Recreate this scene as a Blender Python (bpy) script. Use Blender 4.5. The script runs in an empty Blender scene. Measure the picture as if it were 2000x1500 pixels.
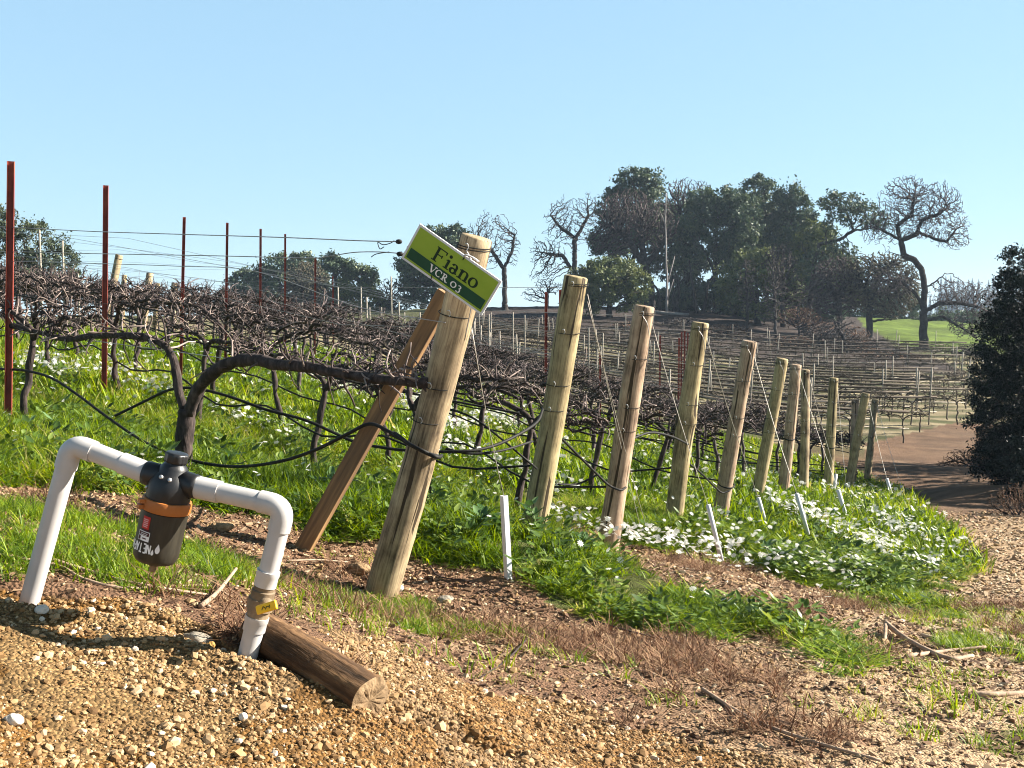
import bpy, math, random
import numpy as np
from mathutils import Vector, Matrix, Quaternion

R = math.radians
rng = np.random.default_rng(7)
random.seed(7)
SC = bpy.context.scene
COL = SC.collection

# ------------------------------------------------------------------ camera
F = 2144.0
EYE = 1.6
PITCH = math.atan((750 - 620) / F)
cam_d = bpy.data.cameras.new("camera")
cam = bpy.data.objects.new("camera", cam_d)
COL.objects.link(cam)
cam.location = (0, 0, EYE)
cam.rotation_euler = (math.pi / 2 - PITCH, 0, 0)
cam_d.sensor_width = 36
cam_d.lens = 36 * F / 2000
cam_d.clip_start = 0.05
cam_d.clip_end = 6000
SC.camera = cam

# ------------------------------------------------------------------ light
SUN_EL, SUN_AZ = R(29), R(80)          # azimuth clockwise from +Y (the view direction)
world = bpy.data.worlds.new("World")
SC.world = world
world.use_nodes = True
wn = world.node_tree
bg = wn.nodes['Background']
sky = wn.nodes.new('ShaderNodeTexSky')
sky.sky_type = 'NISHITA'
sky.sun_disc = False
sky.sun_elevation = SUN_EL
sky.sun_rotation = SUN_AZ
sky.air_density = 1.0
sky.dust_density = 0.1
sky.ozone_density = 1.0
tint = wn.nodes.new('ShaderNodeMix'); tint.data_type = 'RGBA'; tint.blend_type = 'MULTIPLY'
tint.inputs[0].default_value = 1; tint.inputs[7].default_value = (.87, 1.03, 1.15, 1)
gam = wn.nodes.new('ShaderNodeGamma'); gam.inputs[1].default_value = .6
wn.links.new(sky.outputs[0], gam.inputs[0]); wn.links.new(gam.outputs[0], tint.inputs[6]); hz_ = wn.nodes.new('ShaderNodeMix'); hz_.data_type = 'RGBA'; hz_.inputs[0].default_value = .38; hz_.inputs[7].default_value = (2.10, 3.72, 4.90, 1)
wn.links.new(tint.outputs[2], hz_.inputs[6]); 
wtc = wn.nodes.new('ShaderNodeTexCoord'); wsp = wn.nodes.new('ShaderNodeSeparateXYZ'); wmr = wn.nodes.new('ShaderNodeMapRange')
wmr.inputs[1].default_value = .30; wmr.inputs[2].default_value = .75; wmr.inputs[3].default_value = 1; wmr.inputs[4].default_value = .30
wsc = wn.nodes.new('ShaderNodeVectorMath'); wsc.operation = 'SCALE'
wn.links.new(wtc.outputs['Generated'], wsp.inputs[0]); wn.links.new(wsp.outputs[2], wmr.inputs[0])
wn.links.new(hz_.outputs[2], wsc.inputs[0]); wn.links.new(wmr.outputs[0], wsc.inputs['Scale']); wn.links.new(wsc.outputs[0], bg.inputs[0])
bg.inputs[1].default_value = 0.072
sun_d = bpy.data.lights.new("sun", 'SUN')
sun_d.energy = 5.0
sun_d.angle = R(0.5)
sun_d.color = (1.0, 0.92, 0.80)
sun = bpy.data.objects.new("sun", sun_d)
COL.objects.link(sun)
sv = Vector((math.sin(SUN_AZ) * math.cos(SUN_EL), math.cos(SUN_AZ) * math.cos(SUN_EL), math.sin(SUN_EL)))
sun.rotation_euler = sv.to_track_quat('Z', 'Y').to_euler()
sun.location = (20, 5, 20)
SC.view_settings.view_transform = 'Standard'
SC.view_settings.look = 'None'
SC.view_settings.exposure = 1.9
SC.view_settings.gamma = 1
SC.render.engine = 'CYCLES'
SC.cycles.pixel_filter_type = 'BLACKMAN_HARRIS'; SC.cycles.filter_width = 1.05
SC.cycles.max_bounces = 6
SC.cycles.diffuse_bounces = 2
SC.cycles.transparent_max_bounces = 8

# ------------------------------------------------------------------ projection helpers
cp, sp = math.cos(PITCH), math.sin(PITCH)
def W(px, py, d):
    """point seen at photo pixel (px, py) at forward distance d"""
    u = (px - 1000) / F; v = (750 - py) / F
    y = cp + v * sp; z = -sp + v * cp
    return np.array([u / y * d, d, z / y * d + EYE])
def proj(x, y, z):
    zz = z - EYE
    dep = y * cp - zz * sp
    dep = np.where(dep < 0.3, 0.3, dep)
    return 1000 + F * x / dep, 750 - F * (y * sp + zz * cp) / dep

# ------------------------------------------------------------------ noise
def _hash(ix, iy, s):
    h = (ix * 374761393 + iy * 668265263 + s * 974711) & 0x7fffffff
    h = ((h ^ (h >> 13)) * 1274126177) & 0x7fffffff
    h = (h ^ (h >> 16)) & 0x7fffffff
    return h / 0x7fffffff
def vnoise(x, y, s=0):
    ix = np.floor(x).astype(np.int64); iy = np.floor(y).astype(np.int64)
    fx = x - ix; fy = y - iy
    fx = fx * fx * (3 - 2 * fx); fy = fy * fy * (3 - 2 * fy)
    a = _hash(ix, iy, s); b = _hash(ix + 1, iy, s); c = _hash(ix, iy + 1, s); d = _hash(ix + 1, iy + 1, s)
    return (a * (1 - fx) + b * fx) * (1 - fy) + (c * (1 - fx) + d * fx) * fy
def fbm(x, y, s=0, o=4):
    v = 0; a = .5; t = 0
    for k in range(o):
        v = v + a * vnoise(x * 2 ** k + 17.3 * k, y * 2 ** k - 9.1 * k, s + k); t += a; a *= .5
    return v / t
def sstep(a, b, x):
    t = np.clip((x - a) / (b - a), 0, 1)
    return t * t * (3 - 2 * t)

# ------------------------------------------------------------------ terrain from ground points
CP = [(-400,1500,1.8),(0,1500,2.1),(500,1500,2.38),(1000,1500,2.75),(1500,1500,3.05),(2000,1500,3.25),(2500,1500,3.4),
 (60,1165,3.0),(-250,1130,2.9),(480,1280,2.9),(740,1385,2.78),(1000,1350,3.5),(1500,1350,3.95),(2000,1350,4.3),
 (745,1158,5.7),(600,1058,6.1),(993,1132,6.0),(0,1000,4.0),(300,1065,4.2),(10,845,8.5),(-500,830,8),(-500,1000,4),
 (355,945,6.93),(200,785,11),(352,765,12.5),(444,745,14.6),(557,712,19.2),(650,700,24),(525,915,9.2),
 (1035,1050,7.5),(1183,1076,8.4),(1315,1020,9.9),(1405,1032,11.3),(1478,985,13.2),(1527,985,14.6),(1568,968,16.3),
 (1615,968,18),(1655,970,19.5),(1693,960,22.5),(1500,1150,6.8),(1400,1200,6.0),(1700,1200,7.0),(1860,1205,7.5),
 (2000,1210,7.0),(2300,1200,7.2),(2000,1050,13),(2300,1050,13),(1870,1105,11),(1770,985,20),(1750,900,28),(1900,950,20),
 (2000,950,20),(2300,940,20),(1700,862,34),(1900,830,38),(2100,845,36),(1400,815,38),(1000,740,42),(1000,690,55),
 (1300,750,50),(1600,745,60),(1850,720,68),(1800,682,85),(1500,690,75),(1000,658,75),(1300,655,80),(1000,602,100),
 (1200,600,105),(1400,610,110),(1500,650,92),(1700,640,100),(1720,622,112),(1900,655,100),(1900,626,135),(700,640,70),
 (400,632,60),(0,628,50),(-400,620,50),(2100,665,90),(2400,670,90),(700,612,110),(300,625,110)]
_P = np.array([W(*c) for c in CP])
_extra = np.array([[0,0,-1.15+EYE],[-3,0,-.85+EYE],[3,0,-1.35+EYE],[0,-6,-1.3+EYE],[-8,-6,-.6+EYE],[8,-6,-1.9+EYE],
  [0,220,.3+EYE],[120,260,-1.0+EYE],[-120,200,-1.+EYE],[60,180,-.5+EYE],[-60,30,.8+EYE],[60,30,-3+EYE],[-20,0,.4+EYE],[20,0,-2.3+EYE],
  [10,160,.5+EYE],[-200,0,0+EYE],[200,0,-3+EYE],[-50,-100,0+EYE],[60,-100,-2+EYE]])
_P = np.vstack([_P, _extra])
_c2 = 0.8 ** 2
_A = np.sqrt(((_P[:, None, :2] - _P[None, :, :2]) ** 2).sum(-1) + _c2)
_n = len(_P)
_M = np.zeros((_n + 3, _n + 3)); _M[:_n, :_n] = _A + np.eye(_n) * -0.02 * 0
_M[:_n, _n] = 1; _M[:_n, _n + 1:] = _P[:, :2] / 50; _M[_n, :_n] = 1; _M[_n + 1:, :_n] = (_P[:, :2] / 50).T
_w = np.linalg.solve(_M, np.concatenate([_P[:, 2], [0, 0, 0]]))
def hbase(x, y):
    x = np.atleast_1d(np.asarray(x, float)); y = np.atleast_1d(np.asarray(y, float))
    out = np.empty(x.shape)
    fx, fy, fo = x.ravel(), y.ravel(), out.ravel()
    for i in range(0, len(fx), 40000):
        a = fx[i:i+40000]; b = fy[i:i+40000]
        k = np.sqrt((a[:, None] - _P[:, 0]) ** 2 + (b[:, None] - _P[:, 1]) ** 2 + _c2)
        fo[i:i+40000] = k @ _w[:_n] + _w[_n] + _w[_n+1] * a / 50 + _w[_n+2] * b / 50
    z = fo.reshape(x.shape)
    r = np.hypot(x, y)
    t = sstep(230, 500, r)
    return z * (1 - t) + (EYE - 2.5) * t
# erosion step that runs from the left pipe past the log
DITCH = [W(*q)[:2] for q in [(-200,1150,3.0),(60,1178,3.0),(200,1190,3.02),(300,1215,3.0),(400,1250,2.97),(480,1290,2.93),(600,1330,2.88),(740,1400,2.78),(880,1440,2.85),(1000,1475,2.85)]]
def dist_poly(x, y, pts):
    best = np.full(x.shape, 1e9)
    for a, b in zip(pts[:-1], pts[1:]):
        d = np.array(b) - np.array(a); L = (d * d).sum()
        t = np.clip(((x - a[0]) * d[0] + (y - a[1]) * d[1]) / L, 0, 1)
        q = np.hypot(x - a[0] - t * d[0], y - a[1] - t * d[1])
        best = np.minimum(best, q)
    return best
def hz(x, y):
    x = np.atleast_1d(np.asarray(x, float)); y = np.atleast_1d(np.asarray(y, float))
    z = hbase(x, y)
    r = np.hypot(x, y)
    near = 1 - sstep(9, 16, r)
    z = z + near * ((fbm(x * 2.2, y * 2.2, 3) - .5) * .035 + (fbm(x * 9, y * 9, 5, 3) - .5) * .030)
    z = z + (1 - near) * (fbm(x * .35, y * .35, 8) - .5) * np.minimum(.12 + r * .004, .8)
    m = r < 7
    if m.any():
        dd = dist_poly(x[m], y[m], DITCH) + (vnoise(x[m] * 7, y[m] * 7, 31) - .5) * .06
        z[m] -= .04 * np.exp(-(dd / .028) ** 2) * (.5 + vnoise(x[m] * 3, y[m] * 3, 33)) - .012 * np.exp(-((dd - .09) / .04) ** 2)
    return z
def hz1(x, y):
    return float(hz([x], [y])[0])
def G(px, py, dmin=1.5, dmax=300):
    """ground point seen at a photo pixel"""
    d = np.geomspace(dmin, dmax, 500)
    u = (px - 1000) / F; v = (750 - py) / F
    y0 = cp + v * sp; z0 = -sp + v * cp
    x = u / y0 * d; z = z0 / y0 * d + EYE
    g = hz(x, d)
    i = np.argmax(z < g)
    if not (z < g).any(): i = len(d) - 1
    return np.array([x[i], d[i], g[i]])

def inpoly(px, py, poly):
    c = np.zeros(px.shape, bool)
    n = len(poly); j = n - 1
    for i in range(n):
        xi, yi = poly[i]; xj, yj = poly[j]
        if yi != yj:
            c ^= ((yi > py) != (yj > py)) & (px < (xj - xi) * (py - yi) / (yj - yi) + xi)
        j = i
    return c

# zones, given by where their edges lie on the ground
Z_GREEN = [(-1500,400),(600,600),(900,640),(1000,700),(1300,800),(1500,870),(1700,940),(1760,965),(1830,1030),(1900,1105),
  (1895,1140),(1800,1140),(1885,1200),(1860,1225),(1700,1195),(1600,1185),(1660,1250),(1710,1290),(1650,1302),(1530,1278),(1400,1255),(1250,1235),(1150,1190),
  (1050,1150),(960,1112),(860,1095),(780,1060),(720,1040),(640,1035),(560,1012),(420,1012),(300,975),(130,962),(0,945),(-1500,900)]
Z_MULCH = [(1085,1010),(1180,1042),(1260,1062),(1350,1080),(1450,1108),(1560,1132),(1700,1168),(1900,1215),(1860,1240),(1700,1235),(1600,1232),(1500,1198),(1400,1168),(1300,1140),(1200,1102),(1100,1062)]
Z_BARE = [[(30,700),(170,725),(160,745),(30,728)],[(210,735),(300,762),(290,775),(210,762)],[(640,930),(720,925),(720,950),(640,955)]]
Z_SHORT = [[(-700,985),(0,995),(120,1010),(170,1030),(260,1060),(420,1085),(540,1120),(500,1150),(380,1150),(300,1130),(150,1110),(0,1130),(-700,1120)],
           [(740,1170),(860,1180),(960,1220),(950,1262),(850,1245),(760,1205)],[(1860,1425),(2100,1440),(2100,1480),(1900,1470)],
           [(550,1120),(700,1160),(900,1200),(1100,1260),(1050,1285),(850,1250),(650,1190)],[(1820,1250),(2100,1270),(2100,1290),(1850,1270)]]
Z_DRY = [(540,1110),(700,1150),(900,1190),(1100,1215),(1300,1265),(1450,1320),(1600,1390),(1740,1470),(1620,1490),(1400,1415),(1200,1345),(1000,1290),(800,1250),(600,1190)]
Z_GRAVEL = [(-1500,1130),(0,1155),(200,1165),(300,1190),(470,1265),(600,1240),(780,1270),(900,1315),(1100,1375),(1350,1440),(1600,1520),(1600,4000),(-1500,4000)]
Z_KNOLL = [(1660,600),(2300,600),(2300,690),(1900,690),(1800,685),(1740,665),(1690,640)]
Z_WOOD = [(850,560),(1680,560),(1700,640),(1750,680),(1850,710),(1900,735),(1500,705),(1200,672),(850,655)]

def zone_px(x, y, z):
    px, py = proj(x, y, z)
    r = np.hypot(x, y)
    s = 300 / np.maximum(r, 2)
    jx = (fbm(x * 1.7, y * 1.7, 41) - .5) * s * 2.2; jy = (fbm(x * 1.7 + 50, y * 1.7, 43) - .5) * s * 1.6
    j2 = (vnoise(x * 9, y * 9, 45) - .5) * s * .45
    return px + jx + j2, py + jy + j2, r
def zones(x, y, z):
    px, py, r = zone_px(x, y, z)
    ahead = y > .8
    g = inpoly(px, py, Z_GREEN) & ~inpoly(px, py, Z_MULCH) & ahead & (r < 75)
    for q in Z_BARE: g &= ~inpoly(px, py, q)
    sh = np.zeros(px.shape, bool)
    for q in Z_SHORT: sh |= inpoly(px, py, q)
    return dict(green=g, short=sh & ahead & (r < 12), dry=inpoly(px, py, Z_DRY) & ahead & (r < 12), gravel=(inpoly(px, py, Z_GRAVEL) & (r < 8)) | (~ahead),
                knoll=inpoly(px, py, Z_KNOLL) & (r > 72), wood=inpoly(px, py, Z_WOOD) & (r > 60), px=px, py=py, r=r)

# ------------------------------------------------------------------ mesh builder
class MB:
    def __init__(s): s.v = []; s.q = []; s.t = []; s.n = 0; s.at = []
    def add(s, v, q=None, t=None, a=None):
        v = np.asarray(v, float).reshape(-1, 3)
        s.v.append(v)
        if q is not None and len(q): s.q.append(np.asarray(q, int) + s.n)
        if t is not None and len(t): s.t.append(np.asarray(t, int) + s.n)
        if a is not None: s.at.append(np.broadcast_to(np.asarray(a, float), (len(v),)))
        else: s.at.append(np.full(len(v), .5))
        s.n += len(v)
        return s
    def mesh(s, name, mat, smooth=True, col=None):
        v = np.vstack(s.v)
        q = np.vstack(s.q) if s.q else np.zeros((0, 4), int)
        t = np.vstack(s.t) if s.t else np.zeros((0, 3), int)
        me = bpy.data.meshes.new(name)
        me.vertices.add(len(v)); me.vertices.foreach_set('co', v.astype(np.float32).ravel())
        li = np.concatenate([q.ravel(), t.ravel()]).astype(np.int32)
        me.loops.add(len(li)); me.loops.foreach_set('vertex_index', li)
        st = np.concatenate([np.arange(len(q)) * 4, len(q) * 4 + np.arange(len(t)) * 3]).astype(np.int32)
        me.polygons.add(len(q) + len(t)); me.polygons.foreach_set('loop_start', st)
        me.polygons.foreach_set('use_smooth', np.full(len(q) + len(t), smooth))
        at = me.attributes.new('rnd', 'FLOAT', 'POINT'); at.data.foreach_set('value', np.concatenate(s.at).astype(np.float32))
        if col is not None:
            ca = me.attributes.new('col', 'FLOAT_COLOR', 'POINT'); ca.data.foreach_set('color', np.hstack([col, np.ones((len(col), 1))]).astype(np.float32).ravel())
        me.materials.append(mat)
        me.update(calc_edges=True); me.validate()
        return me
    def build(s, name, mat, parent=None, smooth=True, loc=None, col=None, sharp=None):
        if loc is not None:
            s.v = [v - np.asarray(loc) for v in s.v]
        me = s.mesh(name, mat, smooth, col)
        if sharp: me.set_sharp_from_angle(angle=R(sharp))
        o = bpy.data.objects.new(name, me)
        COL.objects.link(o)
        if parent is not None: o.parent = parent
        elif loc is not None: o.location = loc
        return o
def tag(o, label=None, cat=None, group=None, kind=None):
    if label: o['label'] = label
    if cat: o['category'] = cat
    if group: o['group'] = group
    if kind: o['kind'] = kind
    return o
def empty(name, loc=(0, 0, 0), rot=None):
    o = bpy.data.objects.new(name, None); COL.objects.link(o)
    o.empty_display_size = .1
    o.location = loc
    if rot is not None:
        o.rotation_mode = 'QUATERNION'; o.rotation_quaternion = rot
    return o

def frames(P):
    P = np.asarray(P, float)
    T = np.gradient(P, axis=0); T /= np.linalg.norm(T, axis=1)[:, None] + 1e-12
    up = np.array([0, 0, 1.]) if abs(T[0, 2]) < .9 else np.array([1., 0, 0])
    N = np.zeros_like(P)
    n = np.cross(T[0], up); n /= np.linalg.norm(n)
    for i in range(len(P)):
        n = n - T[i] * (n @ T[i]); n /= np.linalg.norm(n) + 1e-12
        N[i] = n
    return T, N, np.cross(T, N)
def tube(mb, P, r, sides=8, caps=True, a=.5, wob=0):
    P = np.asarray(P, float); n = len(P)
    r = np.broadcast_to(np.asarray(r, float), (n,))
    T, N, B = frames(P)
    an = np.arange(sides) / sides * 2 * np.pi
    rr = r[:, None] * (1 + (rng.random((n, sides)) - .5) * wob)
    V = P[:, None, :] + rr[..., None] * (np.cos(an)[None, :, None] * N[:, None, :] + np.sin(an)[None, :, None] * B[:, None, :])
    i = np.arange(n - 1)[:, None] * sides; k = np.arange(sides)[None, :]; k2 = (k + 1) % sides
    Q = np.stack([i + k, i + k2, i + sides + k2, i + sides + k], -1).reshape(-1, 4)
    V = V.reshape(-1, 3); t = []
    if caps:
        c0 = len(V); V = np.vstack([V, P[0], P[-1]])
        kk = np.arange(sides); k2 = (kk + 1) % sides
        t = np.vstack([np.stack([k2, kk, np.full(sides, c0)], -1), np.stack([(n-1)*sides + kk, (n-1)*sides + k2, np.full(sides, c0 + 1)], -1)])
    mb.add(V, Q, t, a)
    return mb
def lathe(mb, prof, sides=32, M=None, a=.5):
    prof = np.asarray(prof, float); n = len(prof)
    an = np.arange(sides) / sides * 2 * np.pi
    V = np.stack([prof[:, 0:1] * np.cos(an), prof[:, 0:1] * np.sin(an), np.broadcast_to(prof[:, 1:2], (n, sides))], -1).reshape(-1, 3)
    i = np.arange(n - 1)[:, None] * sides; k = np.arange(sides)[None, :]; k2 = (k + 1) % sides
    Q = np.stack([i + k, i + k2, i + sides + k2, i + sides + k], -1).reshape(-1, 4)
    if M is not None: V = V @ np.array(M.to_3x3()).T + np.array(M.translation)
    mb.add(V, Q, None, a)
    return mb
_BQ = [[0,3,2,1],[4,5,6,7],[0,1,5,4],[1,2,6,5],[2,3,7,6],[3,0,4,7]]
def box(mb, c, s, M=None, a=.5, R3=None):
    x, y, z = np.array(s) / 2
    V = np.array([[-x,-y,-z],[x,-y,-z],[x,y,-z],[-x,y,-z],[-x,-y,z],[x,-y,z],[x,y,z],[-x,y,z]])
    if R3 is not None: V = V @ np.asarray(R3).T
    V = V + np.array(c)
    if M is not None: V = V @ np.array(M.to_3x3()).T + np.array(M.translation)
    mb.add(V, _BQ, None, a)
    return mb
def smooth_path(pts, n=8):
    """Catmull-Rom through pts"""
    P = np.asarray(pts, float); out = []
    Q = np.vstack([2 * P[0] - P[1], P, 2 * P[-1] - P[-2]])
    for i in range(1, len(Q) - 2):
        p0, p1, p2, p3 = Q[i-1], Q[i], Q[i+1], Q[i+2]
        for t in np.arange(n) / n:
            out.append(.5 * ((2 * p1) + (-p0 + p2) * t + (2*p0 - 5*p1 + 4*p2 - p3) * t*t + (-p0 + 3*p1 - 3*p2 + p3) * t**3))
    out.append(P[-1])
    return np.array(out)
def sm1(vals, n=8):
    v = np.asarray(vals, float)
    return np.interp(np.arange((len(v) - 1) * n + 1) / n, np.arange(len(v)), v)

# ------------------------------------------------------------------ materials
def mat_new(name):
    m = bpy.data.materials.new(name); m.use_nodes = True
    nt = m.node_tree; b = nt.nodes['Principled BSDF']
    return m, nt, b
def N(nt, t, **kw):
    n = nt.nodes.new(t)
    for k, v in kw.items():
        if k.startswith('i_'): n.inputs[k[2:]].default_value = v
        else: setattr(n, k, v)
    return n
def ramp(nt, fac, stops):
    r = nt.nodes.new('ShaderNodeValToRGB')
    e = r.color_ramp.elements
    while len(e) < len(stops): e.new(.5)
    for k, (p, c) in enumerate(stops):
        e[k].position = p; e[k].color = (*c, 1)
    nt.links.new(fac, r.inputs[0])
    return r.outputs[0]
def noise_mat(name, stops, scale=5, detail=6, rough=.8, bump=.3, bscale=None, stretch=None, coord='Object', spec=.3, metallic=0, bdist=.01, rndmix=None, rr=.5):
    m, nt, b = mat_new(name)
    tc = N(nt, 'ShaderNodeTexCoord'); src = tc.outputs[coord]
    if stretch:
        mp = N(nt, 'ShaderNodeMapping'); mp.inputs['Scale'].default_value = stretch
        nt.links.new(src, mp.inputs[0]); src = mp.outputs[0]
    no = N(nt, 'ShaderNodeTexNoise', i_Scale=scale, i_Detail=detail, i_Roughness=.6)
    nt.links.new(src, no.inputs['Vector'])
    fac = no.outputs[0]
    if rndmix:
        at = N(nt, 'ShaderNodeAttribute', attribute_name='rnd')
        mx = N(nt, 'ShaderNodeMix'); mx.inputs[0].default_value = rndmix
        nt.links.new(fac, mx.inputs[2]); nt.links.new(at.outputs['Fac'], mx.inputs[3]); fac = mx.outputs[0]
    c = ramp(nt, fac, stops)
    nt.links.new(c, b.inputs['Base Color'])
    b.inputs['Roughness'].default_value = rough
    b.inputs['Specular IOR Level'].default_value = spec
    b.inputs['Metallic'].default_value = metallic
    if bump:
        n2 = N(nt, 'ShaderNodeTexNoise', i_Scale=bscale or scale * 3, i_Detail=4.0)
        nt.links.new(src, n2.inputs['Vector'])
        bp = N(nt, 'ShaderNodeBump', i_Strength=bump, i_Distance=bdist)
        nt.links.new(n2.outputs[0], bp.inputs['Height']); nt.links.new(bp.outputs[0], b.inputs['Normal'])
    return m
def wood_post_mat(name, dark, mid, light):
    m, nt, b = mat_new(name)
    tc0 = N(nt, 'ShaderNodeTexCoord'); oi = N(nt, 'ShaderNodeObjectInfo')
    sc_ = N(nt, 'ShaderNodeMath', operation='MULTIPLY'); sc_.inputs[1].default_value = 37.0; nt.links.new(oi.outputs['Random'], sc_.inputs[0])
    va = N(nt, 'ShaderNodeVectorMath', operation='ADD'); nt.links.new(tc0.outputs['Object'], va.inputs[0]); nt.links.new(sc_.outputs[0], va.inputs[1])
    class _T: outputs = {'Object': va.outputs[0]}
    tc = _T
    mp = N(nt, 'ShaderNodeMapping'); mp.inputs['Scale'].default_value = (1, 1, .055)
    nt.links.new(tc.outputs['Object'], mp.inputs[0])
    grain = N(nt, 'ShaderNodeTexNoise', i_Scale=90.0, i_Detail=5.0, i_Roughness=.6, i_Distortion=.6)
    nt.links.new(mp.outputs[0], grain.inputs['Vector'])
    blot = N(nt, 'ShaderNodeTexNoise', i_Scale=5.0, i_Detail=5.0, i_Roughness=.62)
    nt.links.new(tc.outputs['Object'], blot.inputs['Vector'])
    mix = N(nt, 'ShaderNodeMath', operation='MULTIPLY_ADD'); mix.inputs[1].default_value = .5
    nt.links.new(grain.outputs[0], mix.inputs[0])
    h = N(nt, 'ShaderNodeMath', operation='MULTIPLY'); h.inputs[1].default_value = .5
    nt.links.new(blot.outputs[0], h.inputs[0]); nt.links.new(h.outputs[0], mix.inputs[2])
    c = ramp(nt, mix.outputs[0], [(.36, dark), (.5, mid), (.64, light)])
    # knots
    mk = N(nt, 'ShaderNodeMapping'); mk.inputs['Scale'].default_value = (1, 1, .5)
    nt.links.new(tc.outputs['Object'], mk.inputs[0])
    vo = N(nt, 'ShaderNodeTexVoronoi', i_Scale=4.2); nt.links.new(mk.outputs[0], vo.inputs['Vector'])
    kr = ramp(nt, vo.outputs['Distance'], [(0, (1, 1, 1)), (.10, (.9, .9, .9)), (.15, (0, 0, 0))])
    mx = N(nt, 'ShaderNodeMix', data_type='RGBA'); nt.links.new(kr, mx.inputs[0]); nt.links.new(c, mx.inputs[6])
    mx.inputs[7].default_value = (dark[0] * .8, dark[1] * .65, dark[2] * .5, 1)
    # checks (long cracks)
    mc = N(nt, 'ShaderNodeMapping'); mc.inputs['Scale'].default_value = (1, 1, .035)
    nt.links.new(tc.outputs['Object'], mc.inputs[0])
    cr = N(nt, 'ShaderNodeTexNoise', i_Scale=26.0, i_Detail=2.0); nt.links.new(mc.outputs[0], cr.inputs['Vector'])
    ck = ramp(nt, cr.outputs[0], [(.36, (1, 1, 1)), (.378, (0, 0, 0))])
    mx2 = N(nt, 'ShaderNodeMix', data_type='RGBA'); nt.links.new(ck, mx2.inputs[0]); nt.links.new(mx.outputs[2], mx2.inputs[6])
    mx2.inputs[7].default_value = (.05, .035, .02, 1)
    # soil splash near the foot
    nt.links.new(mx2.outputs[2], b.inputs['Base Color'])
    b.inputs['Roughness'].default_value = .78; b.inputs['Specular IOR Level'].default_value = .25
    bp = N(nt, 'ShaderNodeBump', i_Strength=.5, i_Distance=.004)
    sub = N(nt, 'ShaderNodeMath', operation='SUBTRACT'); nt.links.new(mix.outputs[0], sub.inputs[0]); nt.links.new(ck, sub.inputs[1])
    nt.links.new(sub.outputs[0], bp.inputs['Height']); nt.links.new(bp.outputs[0], b.inputs['Normal'])
    return m
def leaf_mat(name, stops, trans=.35, rough=.5, spec=.25, tcol=None):
    """colour picked by the per-leaf attribute, with light passing through"""
    m, nt, b = mat_new(name)
    at = N(nt, 'ShaderNodeAttribute', attribute_name='rnd')
    c = ramp(nt, at.outputs['Fac'], stops)
    nt.links.new(c, b.inputs['Base Color'])
    b.inputs['Roughness'].default_value = rough; b.inputs['Specular IOR Level'].default_value = spec
    if trans:
        tr = N(nt, 'ShaderNodeBsdfTranslucent')
        hs = N(nt, 'ShaderNodeHueSaturation'); hs.inputs['Value'].default_value = 1.5; hs.inputs['Saturation'].default_value = 1.1; hs.inputs['Hue'].default_value = .48
        nt.links.new(c, hs.inputs['Color']); nt.links.new(hs.outputs[0], tr.inputs[0])
        ms = N(nt, 'ShaderNodeMixShader'); ms.inputs[0].default_value = trans
        nt.links.new(b.outputs[0], ms.inputs[1]); nt.links.new(tr.outputs[0], ms.inputs[2])
        nt.links.new(ms.outputs[0], nt.nodes['Material Output'].inputs[0])
    return m

M_post = [wood_post_mat('treated_pine_tan', (.085,.060,.037), (.29,.215,.13), (.47,.37,.225)),
          wood_post_mat('treated_pine_green', (.085,.062,.033), (.29,.225,.12), (.47,.375,.205)),
          wood_post_mat('treated_pine_pink', (.10,.066,.045), (.33,.23,.155), (.50,.37,.255))]
M_brace = noise_mat('redwood_brace', [(.3,(0.08797,0.055,0.0345)),(.55,(0.2444,0.1375,0.06325)),(.75,(0.4301,0.264,0.115))], scale=30, stretch=(1,1,.07), bump=.3, rough=.75, bdist=.003)
M_log = noise_mat('weathered_log', [(.34,(.016,.009,.004)),(.48,(.07,.036,.015)),(.60,(.18,.10,.045)),(.74,(.34,.21,.10))], scale=22, stretch=(1,1,.12), bump=.9, bscale=40, rough=.85, bdist=.012)
M_logend = noise_mat('log_end_grain', [(.3,(0.078,0.048,0.024)),(.5,(0.216,0.144,0.078)),(.7,(0.3,0.21,0.12))], scale=18, bump=.6, rough=.9)
M_pvc = noise_mat('white_pvc', [(.3,(0.4,0.384,0.368)),(.6,(0.48,0.464,0.456)),(.8,(0.528,0.52,0.512))], scale=6, bump=.05, rough=.38, spec=.5)
M_black = noise_mat('black_plastic', [(.3,(0.0064,0.0064,0.0072)),(.7,(0.0176,0.0176,0.0192))], scale=12, bump=.1, rough=.42, spec=.45)
M_canister = noise_mat('dusty_canister', [(.35,(0.00868,0.00744,0.00558)),(.55,(0.0248,0.0217,0.0155)),(.75,(0.0589,0.0527,0.0372))], scale=16, stretch=(1,1,.25), bump=.08, rough=.5, spec=.4)
M_orange = noise_mat('orange_clamp', [(.3,(0.306,0.0935,0.02125)),(.7,(0.442,0.1615,0.03825))], scale=9, bump=.1, rough=.5)
M_valve = noise_mat('dirty_valve', [(.3,(.10,.07,.04)),(.6,(.22,.16,.10)),(.8,(.34,.26,.17))], scale=18, bump=.3, rough=.7)
M_yellow = noise_mat('yellow_handle', [(.3,(0.7331,0.4105,0.009775)),(.7,(0.8602,0.5376,0.01955))], scale=9, bump=.05, rough=.45)
M_hose = noise_mat('black_hose', [(.3,(.006,.006,.006)),(.7,(.018,.017,.016))], scale=12, bump=.1, rough=.65, spec=.2)
M_wire = noise_mat('galvanised_wire', [(.3,(.18,.17,.17)),(.7,(.40,.39,.38))], scale=20, bump=0, rough=.45, metallic=.6)
M_wirelt = noise_mat('bright_cable', [(.3,(0.336,0.304,0.264)),(.7,(0.496,0.464,0.416))], scale=20, bump=0, rough=.5, metallic=.3)
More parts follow.
